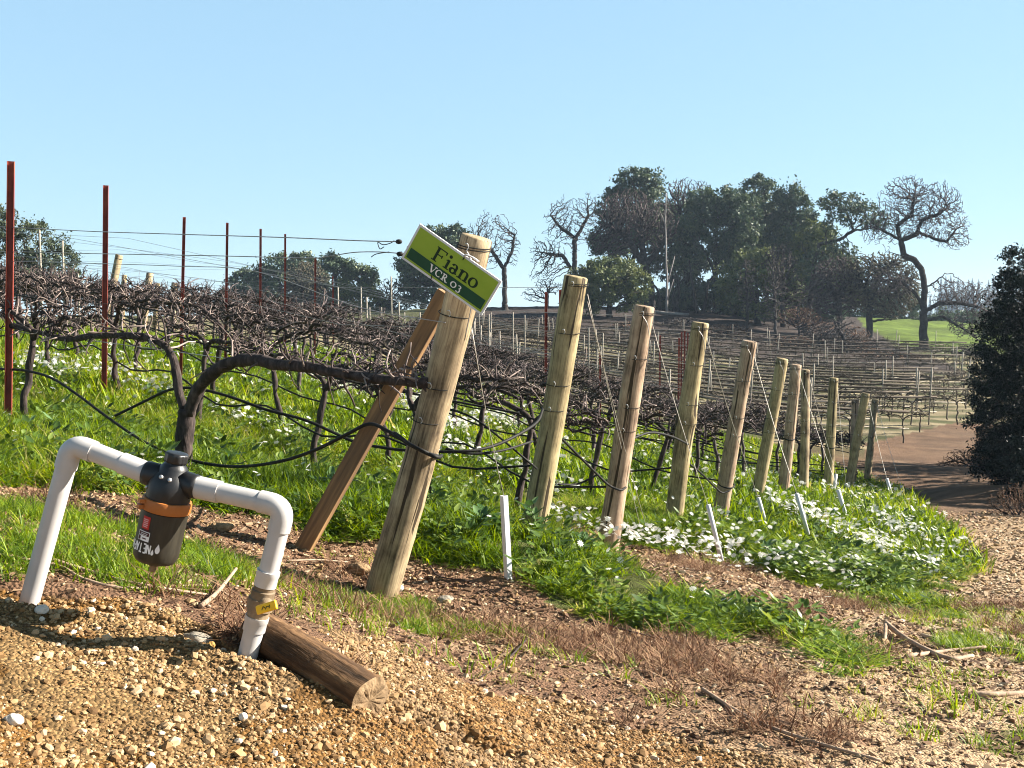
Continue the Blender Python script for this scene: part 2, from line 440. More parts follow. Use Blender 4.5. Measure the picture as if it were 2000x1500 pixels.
M_staple = noise_mat('bright_staple', [(.3,(0.44,0.44,0.448)),(.7,(0.6,0.6,0.608))], scale=20, bump=0, rough=.35, metallic=.5)
M_tubew = noise_mat('white_guard', [(.3,(0.576,0.576,0.592)),(.7,(0.672,0.672,0.688))], scale=7, bump=.05, rough=.45)
M_stake = noise_mat('red_painted_steel', [(.3,(0.1,0.022,0.014)),(.5,(0.24,0.045,0.03)),(.75,(0.36,0.1,0.05))], scale=14, stretch=(1,1,.3), bump=.2, rough=.6)
M_grey_stake = noise_mat('grey_stake', [(.3,(0.176,0.152,0.12)),(.7,(0.368,0.328,0.272))], scale=8, bump=.1, rough=.8)
M_signw = noise_mat('sign_border', [(.3,(.62,.62,.66)),(.7,(.72,.72,.76))], scale=9, bump=0, rough=.5)
M_signg = noise_mat('sign_green', [(.3,(0.24,0.36,0.035)),(.7,(0.31,0.43,0.05))], scale=5, bump=0, rough=.45)
M_signd = noise_mat('sign_dark_green', [(.3,(.008,.055,.030)),(.7,(.014,.075,.045))], scale=9, bump=0, rough=.45)
M_ink = noise_mat('dark_green_ink', [(.3,(.004,.02,.010)),(.7,(.006,.028,.014))], scale=9, bump=0, rough=.6)
M_white = noise_mat('white_print', [(.3,(.74,.74,.74)),(.7,(.82,.82,.82))], scale=9, bump=0, rough=.5)
M_redlab = noise_mat('red_print', [(.3,(.45,.02,.015)),(.7,(.55,.035,.025))], scale=9, bump=0, rough=.5)
M_darklab = noise_mat('dark_red_print', [(.3,(.05,.008,.012)),(.7,(.07,.01,.015))], scale=9, bump=0, rough=.5)
M_bark = noise_mat('vine_bark', [(.3,(0.01368,0.0096,0.0084)),(.5,(0.038,0.0272,0.02436)),(.72,(0.0988,0.072,0.063))], scale=26, stretch=(1,1,.3), bump=.8, bscale=60, rough=.9, bdist=.01)
M_cane = noise_mat('vine_cane', [(.25,(0.02484,0.01588,0.01436)),(.5,(0.07866,0.05443,0.04925)),(.8,(0.3478,0.2722,0.2394))], scale=14, bump=.4, rough=.75, rndmix=.55)
M_trunk = noise_mat('oak_bark', [(.3,(0.0176,0.0152,0.0144)),(.6,(0.044,0.0368,0.0336)),(.8,(0.08,0.068,0.06))], scale=2.5, bump=.5, rough=.95, bdist=.08)
M_twig = noise_mat('lichen_twigs', [(.3,(0.0275,0.0231,0.022)),(.6,(0.05775,0.0484,0.0451)),(.8,(0.0935,0.07975,0.0715))], scale=.8, bump=0, rough=.95, rndmix=.4)
M_mosstwig = noise_mat('mossy_twigs', [(.3,(0.05625,0.04875,0.03)),(.6,(0.105,0.09375,0.06375)),(.8,(0.165,0.15,0.105))], scale=.8, bump=0, rough=.95, rndmix=.4)
M_brush = noise_mat('russet_brush', [(.3,(0.064,0.036,0.0224)),(.6,(0.136,0.08,0.052)),(.8,(0.224,0.144,0.096))], scale=.8, bump=0, rough=.95, rndmix=.5)
M_pale = noise_mat('pale_dead_wood', [(.3,(.16,.14,.13)),(.7,(.32,.29,.27))], scale=2, bump=.2, rough=.9)
M_leaf_oak = leaf_mat('oak_leaves', [(.0,(0.02898,0.04968,0.03726)),(.5,(0.07038,0.1035,0.0621)),(1,(0.1408,0.1739,0.0828))], trans=.12, rough=.55)
M_leaf_olive = leaf_mat('olive_leaves', [(.0,(0.03564,0.05386,0.02376)),(.5,(0.08712,0.1148,0.0396)),(1,(0.1742,0.1901,0.06336))], trans=.15, rough=.6)
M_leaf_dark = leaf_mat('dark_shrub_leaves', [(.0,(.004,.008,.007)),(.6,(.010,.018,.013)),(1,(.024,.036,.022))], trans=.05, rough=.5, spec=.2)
M_leaf_left = leaf_mat('grey_green_leaves', [(.0,(.030,.045,.028)),(.5,(.070,.092,.052)),(1,(.16,.17,.095))], trans=.12, rough=.6)
M_grass = leaf_mat('grass_blades', [(.0,(0.03806,0.08037,0.0078)),(.4,(0.1142,0.1929,0.01092)),(.75,(0.2208,0.3054,0.0195)),(.92,(0.3198,0.3617,0.039)),(1,(0.3958,0.3617,0.1248))], trans=.42, rough=.5)
M_weed = leaf_mat('broad_weed_leaves', [(.0,(0.036,0.072,0.01296)),(.5,(0.0936,0.1584,0.0252)),(1,(0.1944,0.2592,0.0576))], trans=.3, rough=.45, spec=.35)
M_fava = leaf_mat('bean_plant_leaves', [(.0,(0.02975,0.07225,0.02125)),(.5,(0.06375,0.1318,0.03825)),(1,(0.1445,0.2295,0.0935))], trans=.25, rough=.42, spec=.4)
M_petal = leaf_mat('daisy_petals', [(0,(0.588,0.588,0.5376)),(1,(0.7224,0.7224,0.672))], trans=.25, rough=.6)
M_peb = leaf_mat('gravel_stones', [(.0,(0.06608,0.0336,0.01213)),(.30,(0.1888,0.1074,0.04201)),(.6,(0.3398,0.2194,0.1074)),(.85,(0.472,0.3454,0.2101)),(1,(0.6042,0.5227,0.4108))], trans=0, rough=.8)
M_stone = noise_mat('grey_stone', [(.3,(.16,.14,.11)),(.7,(.34,.30,.24))], scale=20, bump=.5, rough=.85)
M_ystone = noise_mat('ochre_stone', [(.3,(.36,.20,.05)),(.7,(.50,.30,.09))], scale=20, bump=.4, rough=.8)
M_wstone = noise_mat('white_stone', [(.3,(0.48,0.432,0.352)),(.7,(0.64,0.6,0.528))], scale=20, bump=.4, rough=.8)
M_litter = leaf_mat('straw_and_chips', [(.0,(0.0492,0.0246,0.01394)),(.35,(0.1312,0.07216,0.041)),(.7,(0.2542,0.164,0.0943)),(1,(0.4428,0.3444,0.2296))], trans=0, rough=.8)
M_dry = leaf_mat('dried_weed_stems', [(.0,(0.0748,0.03696,0.02112)),(.5,(0.1936,0.1056,0.0572)),(.85,(0.3344,0.22,0.1232)),(1,(0.4576,0.3432,0.2112))], trans=.1, rough=.85)
M_stick = noise_mat('dead_cane', [(.3,(0.204,0.1275,0.085)),(.7,(0.425,0.3145,0.221))], scale=16, stretch=(1,1,.3), bump=.4, rough=.85)
M_conifer = leaf_mat('conifer_needles', [(0,(0.018,0.032,0.03)),(1,(0.035,0.055,0.045))], trans=0, rough=.8)
M_clod = noise_mat('earth_clod', [(.3,(.16,.10,.05)),(.7,(.36,.24,.13))], scale=30, bump=.9, rough=.95)

def ground_mat():
    m, nt, b = mat_new('soil_and_gravel')
    at = N(nt, 'ShaderNodeAttribute', attribute_name='col')
    gm = N(nt, 'ShaderNodeAttribute', attribute_name='rnd')       # 1 = loose gravel
    tc = N(nt, 'ShaderNodeTexCoord')
    vo = N(nt, 'ShaderNodeTexVoronoi', i_Scale=95.0, i_Randomness=1.0); nt.links.new(tc.outputs['Object'], vo.inputs['Vector'])
    n1 = N(nt, 'ShaderNodeTexNoise', i_Scale=38.0, i_Detail=8.0, i_Roughness=.75); nt.links.new(tc.outputs['Object'], n1.inputs['Vector'])
    n2 = N(nt, 'ShaderNodeTexNoise', i_Scale=1.6, i_Detail=6.0, i_Roughness=.6); nt.links.new(tc.outputs['Object'], n2.inputs['Vector'])
    sepv = N(nt, 'ShaderNodeSeparateColor'); nt.links.new(vo.outputs['Color'], sepv.inputs[0])
    mr1 = N(nt, 'ShaderNodeMapRange'); mr1.inputs[3].default_value = .45; mr1.inputs[4].default_value = 1.6
    nt.links.new(sepv.outputs[0], mr1.inputs[0])
    mr2 = N(nt, 'ShaderNodeMapRange'); mr2.inputs[1].default_value = .25; mr2.inputs[2].default_value = .75; mr2.inputs[3].default_value = .45; mr2.inputs[4].default_value = 1.5
    nt.links.new(n1.outputs[0], mr2.inputs[0])
    mx = N(nt, 'ShaderNodeMix'); nt.links.new(gm.outputs['Fac'], mx.inputs[0]); nt.links.new(mr2.outputs[0], mx.inputs[2]); nt.links.new(mr1.outputs[0], mx.inputs[3])
    mr3 = N(nt, 'ShaderNodeMapRange'); mr3.inputs[1].default_value = .3; mr3.inputs[2].default_value = .7; mr3.inputs[3].default_value = .75; mr3.inputs[4].default_value = 1.25
    nt.links.new(n2.outputs[0], mr3.inputs[0])
    mu = N(nt, 'ShaderNodeMath', operation='MULTIPLY'); nt.links.new(mx.outputs[0], mu.inputs[0]); nt.links.new(mr3.outputs[0], mu.inputs[1])
    vm = N(nt, 'ShaderNodeVectorMath', operation='SCALE'); nt.links.new(at.outputs['Color'], vm.inputs[0]); nt.links.new(mu.outputs[0], vm.inputs['Scale'])
    nt.links.new(vm.outputs[0], b.inputs['Base Color'])
    b.inputs['Roughness'].default_value = .95; b.inputs['Specular IOR Level'].default_value = .15
    inv = N(nt, 'ShaderNodeMath', operation='MULTIPLY'); inv.inputs[1].default_value = -1.2; nt.links.new(vo.outputs['Distance'], inv.inputs[0])
    ad = N(nt, 'ShaderNodeMath', operation='ADD'); nt.links.new(inv.outputs[0], ad.inputs[0]); nt.links.new(n1.outputs[0], ad.inputs[1])
    bp = N(nt, 'ShaderNodeBump', i_Strength=.9, i_Distance=.012); nt.links.new(ad.outputs[0], bp.inputs['Height']); nt.links.new(bp.outputs[0], b.inputs['Normal'])
    return m
M_ground = ground_mat()

# ------------------------------------------------------------------ terrain mesh
def terrain():
    rr = np.concatenate([np.linspace(.25, 1.7, 30, endpoint=False), np.linspace(1.7, 4.2, 240, endpoint=False), np.linspace(4.2, 9, 260, endpoint=False),
                         np.geomspace(9, 30, 130, endpoint=False), np.geomspace(30, 260, 150, endpoint=False), np.geomspace(260, 4500, 30)])
    fa = np.linspace(-R(36), R(36), 640)
    ba = np.linspace(R(36), R(324), 90)[1:-1]
    an = np.concatenate([fa, ba])
    A, Rr = np.meshgrid(an, rr)
    X = np.sin(A) * Rr; Y = np.cos(A) * Rr
    Z = hz(X.ravel(), Y.ravel())
    X, Y = X.ravel(), Y.ravel()
    zn = zones(X, Y, Z); r = zn['r']; px, py = zn['px'], zn['py']
    n1 = fbm(X * 3, Y * 3, 60)[:, None]; n2 = fbm(X * .7, Y * .7, 61)[:, None]
    col = np.empty((len(X), 3))
    soil = np.array([0.213, 0.135, 0.082]); pale = np.array([0.377, 0.262, 0.156]); gold = np.array([.21, .130, .055]); mulch = np.array([0.164, 0.094, 0.056])
    t = sstep(1200, 1750, px)[:, None] * sstep(1080, 1250, py)[:, None]
    t = np.maximum(t, sstep(1820, 1920, px)[:, None] * sstep(985, 1030, py)[:, None] * (r < 22)[:, None])
    col[:] = mulch * (1 - t) + pale * t
    k = zn['gravel']; gl = sstep(200, 1100, px)[:, None]
    gcol = (gold * (1 - gl) + np.array([0.221, 0.143, 0.078]) * gl) * (.75 + .5 * n1)
    col = np.where(k[:, None], gcol, col)
    pk = k & (fbm(X*2.3, Y*2.3, 77) > .56)
    col = np.where(pk[:, None], col * np.array([.80, .66, .45]), col)
    col = np.where((zn['dry'] & ~k)[:, None], np.array([0.221, 0.135, 0.082]) * (.7 + .6 * n1), col)
    col = np.where(zn['short'][:, None], np.array([.12, .105, .04]) * (.7 + .6 * n1), col)
    gcol = np.array([.075, .085, .022]) * (.6 + .8 * n1) + np.array([.12, .075, .03]) * sstep(.55, .7, n1)
    col = np.where(zn['green'][:, None], gcol, col)
    # far slope floor
    floor = np.array([.115, .105, .045]) * (.55 + .9 * n2)
    FR = np.concatenate([[31, 33.5], np.linspace(36, 52, 9), np.linspace(54.5, 78, 9)])
    yr = (Y - .03 * (X - 10)) + (n2[:, 0] - .5) * .5
    ds = np.abs(yr[:, None] - FR[None]).min(1)
    under = 1 - sstep(.30, .62, ds)
    floor = np.array([.065, .068, .028]) * (.5 + 1.0 * n2) * (1 - under[:, None]) + np.array([0.271, 0.221, 0.135]) * (.7 + .6 * n2) * under[:, None]
    fr = sstep(26, 34, r)[:, None]
    road = (px > 1690) & (r > 17) & (r < 42) & (py > 812 + (1920 - px) * .24)
    n3 = fbm(X * .5, Y * 1.6, 67)[:, None]
    roadc = .78 * np.array([0.213, 0.148, 0.098]) * (.3 + 1.4 * n3)
    roadr = .72 * np.array([0.180, 0.094, 0.053]) * (.4 + 1.2 * n2)
    col = col * (1 - fr) + floor * fr
    col = np.where(road[:, None], roadc * .5 + roadr * .5, col)
    col = np.where(zn['wood'][:, None], np.array([.045, .034, .030]) * (.5 + 1.0 * n2), col)  # shade of the hill trees is put into this dark floor colour
    kn = np.array([.085, .125, .016]) * (.15 + 1.7 * fbm(X * .25, Y * .9, 71)[:, None])  # grass green, with tree shadows put into the colour as darker patches
    col = np.where(zn['knoll'][:, None], kn, col)
    col = np.where((r > 140)[:, None], np.array([.07, .085, .05]), col)
    nr, na = len(rr), len(an)
    i = np.arange(nr - 1)[:, None] * na; j = np.arange(na)[None, :]; j2 = (j + 1) % na
    Q = np.stack([i + j, i + na + j, i + na + j2, i + j2], -1).reshape(-1, 4)
    mb = MB(); V = np.stack([X, Y, Z], -1)
    V = np.vstack([V, [[0, 0, hz1(0, .01)]]])
    c = len(V) - 1
    T = np.stack([np.arange(na), (np.arange(na) + 1) % na, np.full(na, c)], -1)[:, ::-1]
    mb.add(V, Q, T, np.append(np.where(zn['gravel'], 1., .25), 1.))
    o = mb.build('ground', M_ground, col=np.vstack([col, col[:1]]))
    tag(o, kind='structure')
terrain()

# ------------------------------------------------------------------ merged scatter
def rotm(yaw, tiltx, tilty):
    cy, sy = np.cos(yaw), np.sin(yaw); cx, sx = np.cos(tiltx), np.sin(tiltx); ct, st = np.cos(tilty), np.sin(tilty)
    n = len(yaw); Z0 = np.zeros(n); O = np.ones(n)
    Rz = np.stack([cy, -sy, Z0, sy, cy, Z0, Z0, Z0, O], -1).reshape(n, 3, 3)
    Rx = np.stack([O, Z0, Z0, Z0, cx, -sx, Z0, sx, cx], -1).reshape(n, 3, 3)
    Ry = np.stack([ct, Z0, st, Z0, O, Z0, -st, Z0, ct], -1).reshape(n, 3, 3)
    return Rz @ Rx @ Ry
def scatter(mb, protos, pos, scale, yaw, tx=None, ty=None, rnd=None):
    """protos: list of (verts, quads, tris, rnd per vertex)"""
    n = len(pos)
    tx = np.zeros(n) if tx is None else tx; ty = np.zeros(n) if ty is None else ty
    rnd = np.zeros(n) if rnd is None else rnd
    M = rotm(yaw, tx, ty); sc = np.asarray(scale, float)
    if sc.ndim == 1: sc = sc[:, None] * np.ones(3)
    pick = rng.integers(0, len(protos), n)
    for k, (v, q, t, a) in enumerate(protos):
        s = pick == k; m = s.sum()
        if not m: continue
        V = np.einsum('nij,nmj->nmi', M[s], v[None] * sc[s][:, None, :]) + pos[s][:, None, :]
        off = (np.arange(m) * len(v))[:, None, None]
        Q = (q[None] + off).reshape(-1, 4) if len(q) else None
        T = (t[None] + off).reshape(-1, 3) if len(t) else None
        A = np.clip(a[None] + rnd[s][:, None], 0, 1).reshape(-1)
        mb.add(V.reshape(-1, 3), Q, T, A)
def proto(mb):
    return (np.vstack(mb.v), np.vstack(mb.q) if mb.q else np.zeros((0, 4), int), np.vstack(mb.t) if mb.t else np.zeros((0, 3), int), np.concatenate(mb.at))
def ground_points(n, xr, yr, keep, dens_pow=0):
    x = rng.uniform(*xr, n); y = rng.uniform(*yr, n)
    z = hz(x, y)
    k = keep(x, y, z)
    return np.stack([x[k], y[k], z[k]], -1)
def blade(mb, base, yaw, L, w, bend, a, lean=.15):
    d = np.array([math.cos(yaw), math.sin(yaw), 0]); s = np.array([-d[1], d[0], 0])
    pts = []
    for k, f in enumerate((0, .4, .75)):
        p = base + d * (lean * L * f + bend * L * f * f) + np.array([0, 0, L * (f - .35 * bend * f * f)])
        ww = w * (1, .85, .5)[k]
        pts += [p - s * ww, p + s * ww]
    pts.append(base + d * (lean * L + bend * L) + np.array([0, 0, L * (1 - .45 * bend)]))
    mb.add(pts, [[0,1,3,2],[2,3,5,4]], [[4,5,6]], a)
def grass_proto(n, spread, L, w, bend=(.1, .7)):
    mb = MB()
    for _ in range(n):
        r = spread * math.sqrt(random.random()); t = random.random() * 6.283
        blade(mb, np.array([r * math.cos(t), r * math.sin(t), -.01]), random.random() * 6.283, random.uniform(*L), w * random.uniform(.6, 1.2), random.uniform(*bend), random.uniform(.0, .75), random.uniform(0, .35))
    return proto(mb)
def leafq(mb, base, d, up, L, w, a):
    """a folded oval leaf: 6 verts"""
    d = np.array(d, float); d /= np.linalg.norm(d); s = np.cross(d, up); s /= np.linalg.norm(s) + 1e-9; u = np.cross(s, d)
    P = [base, base + d * L * .4 + s * w - u * w * .2, base + d * L * .8 + s * w * .6 + u * L * -.06, base + d * L - u * L * .12, base + d * L * .8 - s * w * .6 - u * L * .06, base + d * L * .4 - s * w - u * w * .2, base + d * L * .5 - u * w * .5]
    mb.add(P, None, [[0,1,6],[1,2,6],[2,3,6],[3,4,6],[4,5,6],[5,0,6]], a)
def weed_proto(n, H, L, w):
    mb = MB()
    for _ in range(n):
        t = random.random() * 6.283; h = H * random.random(); r = .05 + .5 * random.random() * H
        b = np.array([r * .6 * math.cos(t), r * .6 * math.sin(t), h])
        leafq(mb, b, (math.cos(t), math.sin(t), random.uniform(-.2, .9)), (0, 0, 1), L * random.uniform(.6, 1.2), w * random.uniform(.7, 1.2), random.random())
    return proto(mb)

P_tall = [grass_proto(24, .09, (.10, .27), .0042) for _ in range(5)]
P_short = [grass_proto(20, .06, (.025, .085), .0022, (.2, 1.0)) for _ in range(4)]
P_fargrass = [grass_proto(16, .16, (.10, .28), .009) for _ in range(4)]
P_weed = [weed_proto(22, .16, .075, .018) for _ in range(4)]
def flat_daisy():
    mb = MB(); n = 9
    for k in range(n):
        t = k / n * 6.283; c, s = math.cos(t), math.sin(t); w = .34
        mb.add([[0.0*c, .0*s, .05], [.65*c - w*.5*s, .65*s + w*.5*c, .06], [c, s, 0], [.65*c + w*.5*s, .65*s - w*.5*c, .06]], [[0,3,2,1]], None, random.random())
    return proto(mb)
P_daisy = [flat_daisy() for _ in range(3)]
def ico():
    t = (1 + 5 ** .5) / 2
    v = np.array([[-1,t,0],[1,t,0],[-1,-t,0],[1,-t,0],[0,-1,t],[0,1,t],[0,-1,-t],[0,1,-t],[t,0,-1],[t,0,1],[-t,0,-1],[-t,0,1]], float)
    v /= np.linalg.norm(v[0])
    f = np.array([[0,11,5],[0,5,1],[0,1,7],[0,7,10],[0,10,11],[1,5,9],[5,11,4],[11,10,2],[10,7,6],[7,1,8],[3,9,4],[3,4,2],[3,2,6],[3,6,8],[3,8,9],[4,9,5],[2,4,11],[6,2,10],[8,6,7],[9,8,1]])
    return v, f
def rock_proto():
    v, f = ico()
    v = v * (1 + (rng.random((12, 1)) - .5) * .55) * np.array([1, rng.uniform(.6, .95), rng.uniform(.45, .8)])
    return (v, np.zeros((0, 4), int), f, np.full(12, 0.))
P_rock = [rock_proto() for _ in range(8)]
def chip_proto(el):
    mb = MB(); box(mb, (0, 0, 0), (1, el, el * .6)); v, q, t, a = proto(mb)
    v = v + (rng.random(v.shape) - .5) * [.15, el * .6, el * .3]
    v[:, 2] += np.abs(v[:, 0]) * -.15
    return (v, q, t, np.zeros(len(v)))
P_chip = [chip_proto(e) for e in (.12, .2, .32, .5)]
P_straw = [chip_proto(e) for e in (.035, .05, .07)]

def stuff(mb, name, mat, label, cat, smooth=True):
    o = mb.build(name, mat, smooth=smooth); tag(o, label, cat, kind='stuff'); return o

# gravel
def k_gravel(x, y, z):
    zn = zones(x, y, z); return zn['gravel'] & (zn['px'] > -500) & (zn['px'] < 2300) & ~zn['short'] & (zn['py'] < 1900)
p = ground_points(240000, (-3.2, 3.2), (1.3, 4.6), k_gravel)
mb = MB(); n = len(p)
s = np.exp(rng.normal(math.log(.0042), .52, n)); s = np.minimum(s, .018)
dens = fbm(p[:, 0] * 4, p[:, 1] * 4, 90)
keep = rng.random(n) < sstep(.25, .5, dens) * .9 + .25
p, s, n = p[keep], s[keep], keep.sum()
p[:, 2] += s * .15
warm = (fbm(p[:, 0] * 1.5, p[:, 1] * 1.5, 92) - .5) * .5
scatter(mb, P_rock, p, s, rng.random(n) * 6.28, rng.normal(0, .3, n), rng.normal(0, .3, n), np.clip(rng.beta(2.2, 3.2, n) + warm * .6 + np.where((s > .009) & (rng.random(n) < .3), .22, 0), 0, 1))
stuff(mb, 'gravel', M_peb, 'loose golden and cream gravel covering the bank in front', 'gravel', smooth=False)
print('gravel', n)

# wood chips, straw and small stones on mulch and track
def k_litter(x, y, z):
    zn = zones(x, y, z); return ~zn['green'] & ~zn['gravel'] & (zn['px'] > -500) & (zn['px'] < 2600) & (zn['py'] > 900)
p = ground_points(260000, (-4.2, 8), (2.6, 16), k_litter)
pr = rng.random(len(p)) < np.clip(1.5 * (5 / np.hypot(p[:, 0], p[:, 1])) ** 1.6, 0, 1)
p = p[pr]; n = len(p)
mb = MB(); rr_ = np.hypot(p[:, 0], p[:, 1])
s = rng.uniform(.012, .042, n) * np.clip(rr_ / 5, .7, 1.8)
p[:, 2] += .004
k = rng.random(n) < .5
scatter(mb, P_chip, p[k], s[k], rng.random(k.sum()) * 6.28, rng.normal(0, .3, k.sum()), rng.normal(0, .3, k.sum()), np.clip(rng.beta(1.8, 2.2, k.sum()) + .25 * sstep(1, 4, p[k][:, 0]), 0, 1))
scatter(mb, P_straw, p[~k], s[~k] * 2.2, rng.normal(.3, .8, (~k).sum()), rng.normal(0, .12, (~k).sum()), rng.normal(0, .2, (~k).sum()), np.clip(rng.beta(2.2, 2, (~k).sum()) + .35 * sstep(0, 3, p[~k][:, 0]), 0, 1))
stuff(mb, 'litter', M_litter, 'straw, bark chips and bits of cane strewn over the bare soil', 'ground litter', smooth=False)
print('litter', n)
m_ = rng.random(n) < .32
mb = MB(); p2 = p[m_]; n = len(p2)
scatter(mb, P_rock, p2, np.exp(rng.normal(math.log(.0075), .4, n)) * np.clip(np.hypot(p2[:, 0], p2[:, 1]) / 5, .8, 2), rng.random(n) * 6.28, None, None, rng.beta(2.6, 1.9, n))
stuff(mb, 'pebbles', M_peb, 'scattered small stones on the soil and the track', 'pebbles', smooth=False)

# tall grass
def k_green(x, y, z):
    zn = zones(x, y, z)
    edge = fbm(x * 1.3, y * 1.3, 120); patch = fbm(x * 1.1 + 9, y * 3.0, 121)
    return zn['green'] & (zn['px'] > -350) & (zn['px'] < 2200) & (edge > .30) & (patch > .34 + .06 * rng.random(x.shape) + .07 * sstep(900, 1300, zn['px']))
p = ground_points(30000, (-5.5, 4.5), (3.5, 10.5), k_green)
n = len(p); print('tall', n)
mb = MB()
def edge_in(p, R0):
    f = np.zeros(len(p))
    for a in np.arange(6) / 6 * 6.283:
        x, y = p[:, 0] + R0 * math.cos(a), p[:, 1] + R0 * math.sin(a)
        f += zones(x, y, hbase(x, y))['green'] / 6
    return f
ei = edge_in(p, .32); zp = zones(p[:, 0], p[:, 1], p[:, 2])['px']
hh = (.25 + 1.15 * fbm(p[:, 0] * 1.5, p[:, 1] * 1.5, 130, 3)) * (.30 + .70 * sstep(.3, 1, ei)) * (1 - .42 * sstep(900, 1250, zp))
scatter(mb, P_tall, p, np.stack([np.ones(n) * 1.1, np.ones(n) * 1.1, hh * rng.uniform(.7, 1.25, n)], -1), rng.random(n) * 6.28, rng.normal(0, .12, n), rng.normal(0, .12, n), rng.normal(.06, .16, n) + (fbm(p[:, 0] * .8, p[:, 1] * .8, 133) - .45) * .9)
p = ground_points(60000, (-14, 12), (10.3, 30), lambda x, y, z: k_green(x, y, z) & (y > 10.4))
n = len(p); print('fargrass', n)
scatter(mb, P_fargrass, p, np.stack([np.ones(n) * 1.3, np.ones(n) * 1.3, rng.uniform(.6, 1.3, n)], -1), rng.random(n) * 6.28, rng.normal(0, .12, n), rng.normal(0, .12, n), rng.normal(.08, .16, n) + (fbm(p[:, 0] * .6, p[:, 1] * .6, 134) - .45) * .8)
# stray tufts on the mulch and the track edge
p = ground_points(2600, (-3, 6), (3.4, 9.5), lambda x, y, z: (lambda q: ~q['gravel'] & ~q['green'] & (fbm(x * 1.1, y * 1.1, 140) > .56))(zones(x, y, z)))
n = len(p)
scatter(mb, P_short, p, rng.uniform(.7, 1.6, n), rng.random(n) * 6.28, None, None, rng.normal(.25, .15, n))
p = ground_points(40000, (-3.5, 5), (2.6, 8), lambda x, y, z: (lambda q: q['short'] & (fbm(x * 3, y * 3, 141) > .40))(zones(x, y, z)))
n = len(p); print('short', n)
scatter(mb, P_short, p, rng.uniform(.6, 1.3, n), rng.random(n) * 6.28, rng.normal(0, .15, n), rng.normal(0, .15, n), rng.normal(.1, .18, n))
stuff(mb, 'grass', M_grass, 'bright green grass growing between the vine rows and in short patches below them', 'grass')

# broad leaved ground cover
p = ground_points(30000, (-5.5, 12), (3.8, 24), lambda x, y, z: k_green(x, y, z) & (fbm(x * .8, y * .8, 150) > .42))
n = len(p); print('weeds', n)
ew = edge_in(p, .3); mb = MB(); scatter(mb, P_weed, p, rng.uniform(.5, 1.4, n) * (.45 + .55 * ew), rng.random(n) * 6.28, rng.normal(0, .15, n), rng.normal(0, .15, n), rng.normal(0, .12, n))
stuff(mb, 'weeds', M_weed, 'leafy green weeds growing among the grass', 'weeds')

# daisies: along dense drifts and thinly elsewhere
DRIFT = [[(860,900),(960,930),(1060,965),(1110,985)],[(1060,1040),(1160,1075),(1280,1110),(1400,1135),(1480,1160)],[(1500,1000),(1600,1045),(1700,1085),(1800,1130),(1840,1150)],
         [(1380,1080),(1480,1110),(1600,1140),(1700,1160)],[(850,860),(960,840),(1020,850)],[(1700,1040),(1780,1075),(1860,1100)],[(640,770),(760,800),(860,830)],[(60,740),(200,760),(330,790)],[(380,820),(500,850),(640,900)]]
def daisy_w(x, y, z):
    px, py, r = zone_px(x, y, z)
    w = np.full(x.shape, .028)
    for k, q in enumerate(DRIFT):
        dd = dist_poly(px, py * 2.2, [(a, b * 2.2) for a, b in q])
        w = np.maximum(w, (.75 if k in (1, 2) else .5) * np.exp(-(dd / 24) ** 2))
    return w * sstep(.38, .56, fbm(x * 2, y * 2, 160) + w * .3)
x = rng.uniform(-6, 9, 200000); y = 4.2 + 22 * rng.random(200000) ** 1.5; z = hz(x, y)
zz = zones(x, y, z)
k = (rng.random(len(x)) < daisy_w(x, y, z) * np.clip(y / 9, .5, 1.6) * .62) & (inpoly(zz['px'], zz['py'], Z_GREEN)) & (zz['px'] > -300)
p = np.stack([x, y, z], -1)[k]; n = len(p); print('daisies', n)
p[:, 2] += rng.uniform(.14, .27, n)
mb = MB()
scatter(mb, P_daisy, p, rng.uniform(.016, .026, n) * np.clip(p[:, 1] / 9, .9, 1.7), rng.random(n) * 6.28, rng.normal(.35, .3, n), rng.normal(.3, .3, n), rng.normal(0, .2, n))
stuff(mb, 'daisies', M_petal, 'small white daisies flowering in drifts among the grass', 'flowers')

# dried reddish weeds
def dry_proto():
    mb = MB()
    for _ in range(16):
        t = random.random() * 6.283; L = random.uniform(.03, .12); r = random.random() * .05
        b = np.array([r * math.cos(t), r * math.sin(t), 0]); d = np.array([random.gauss(0, .8), random.gauss(0, .8), random.uniform(.3, 1)])
        d /= np.linalg.norm(d); s = np.cross(d, [0, 0, 1]); s = s / (np.linalg.norm(s) + 1e-9) * .0016
        m = b + d * L * .5 + np.array([random.gauss(0, .01), random.gauss(0, .01), 0]); e = b + d * L + np.array([random.gauss(0, .02), random.gauss(0, .02), -.01])
        a = random.random() * .8
        mb.add([b - s, b + s, m + s, m - s, e + s * .6, e - s * .6], [[0,1,2,3],[3,2,4,5]], None, a)
    return proto(mb)
P_dry = [dry_proto() for _ in range(5)]
def k_dry(x, y, z):
    q = zones(x, y, z); f = fbm(x * 2.4, y * 2.4, 170)
    return (q['dry'] & (f > .46)) | (~q['green'] & ~q['gravel'] & (f > .66) & (q['r'] < 9))
p = ground_points(17000, (-3, 5), (2.8, 9), k_dry); n = len(p); print('dry', n)
mb = MB(); scatter(mb, P_dry, p, rng.uniform(.6, 1.35, n), rng.random(n) * 6.28, None, None, rng.normal(.05, .12, n))
stuff(mb, 'dried_weeds', M_dry, 'low reddish brown dried weeds matted along the edge of the gravel', 'weeds')

# ------------------------------------------------------------------ end posts
ORD = ['first', 'second', 'third', 'fourth', 'fifth', 'sixth', 'seventh', 'eighth', 'ninth', 'tenth', 'eleventh', 'twelfth', 'thirteenth', 'fourteenth', 'fifteenth', 'sixteenth', 'seventeenth', 'eighteenth', 'nineteenth', 'twentieth']
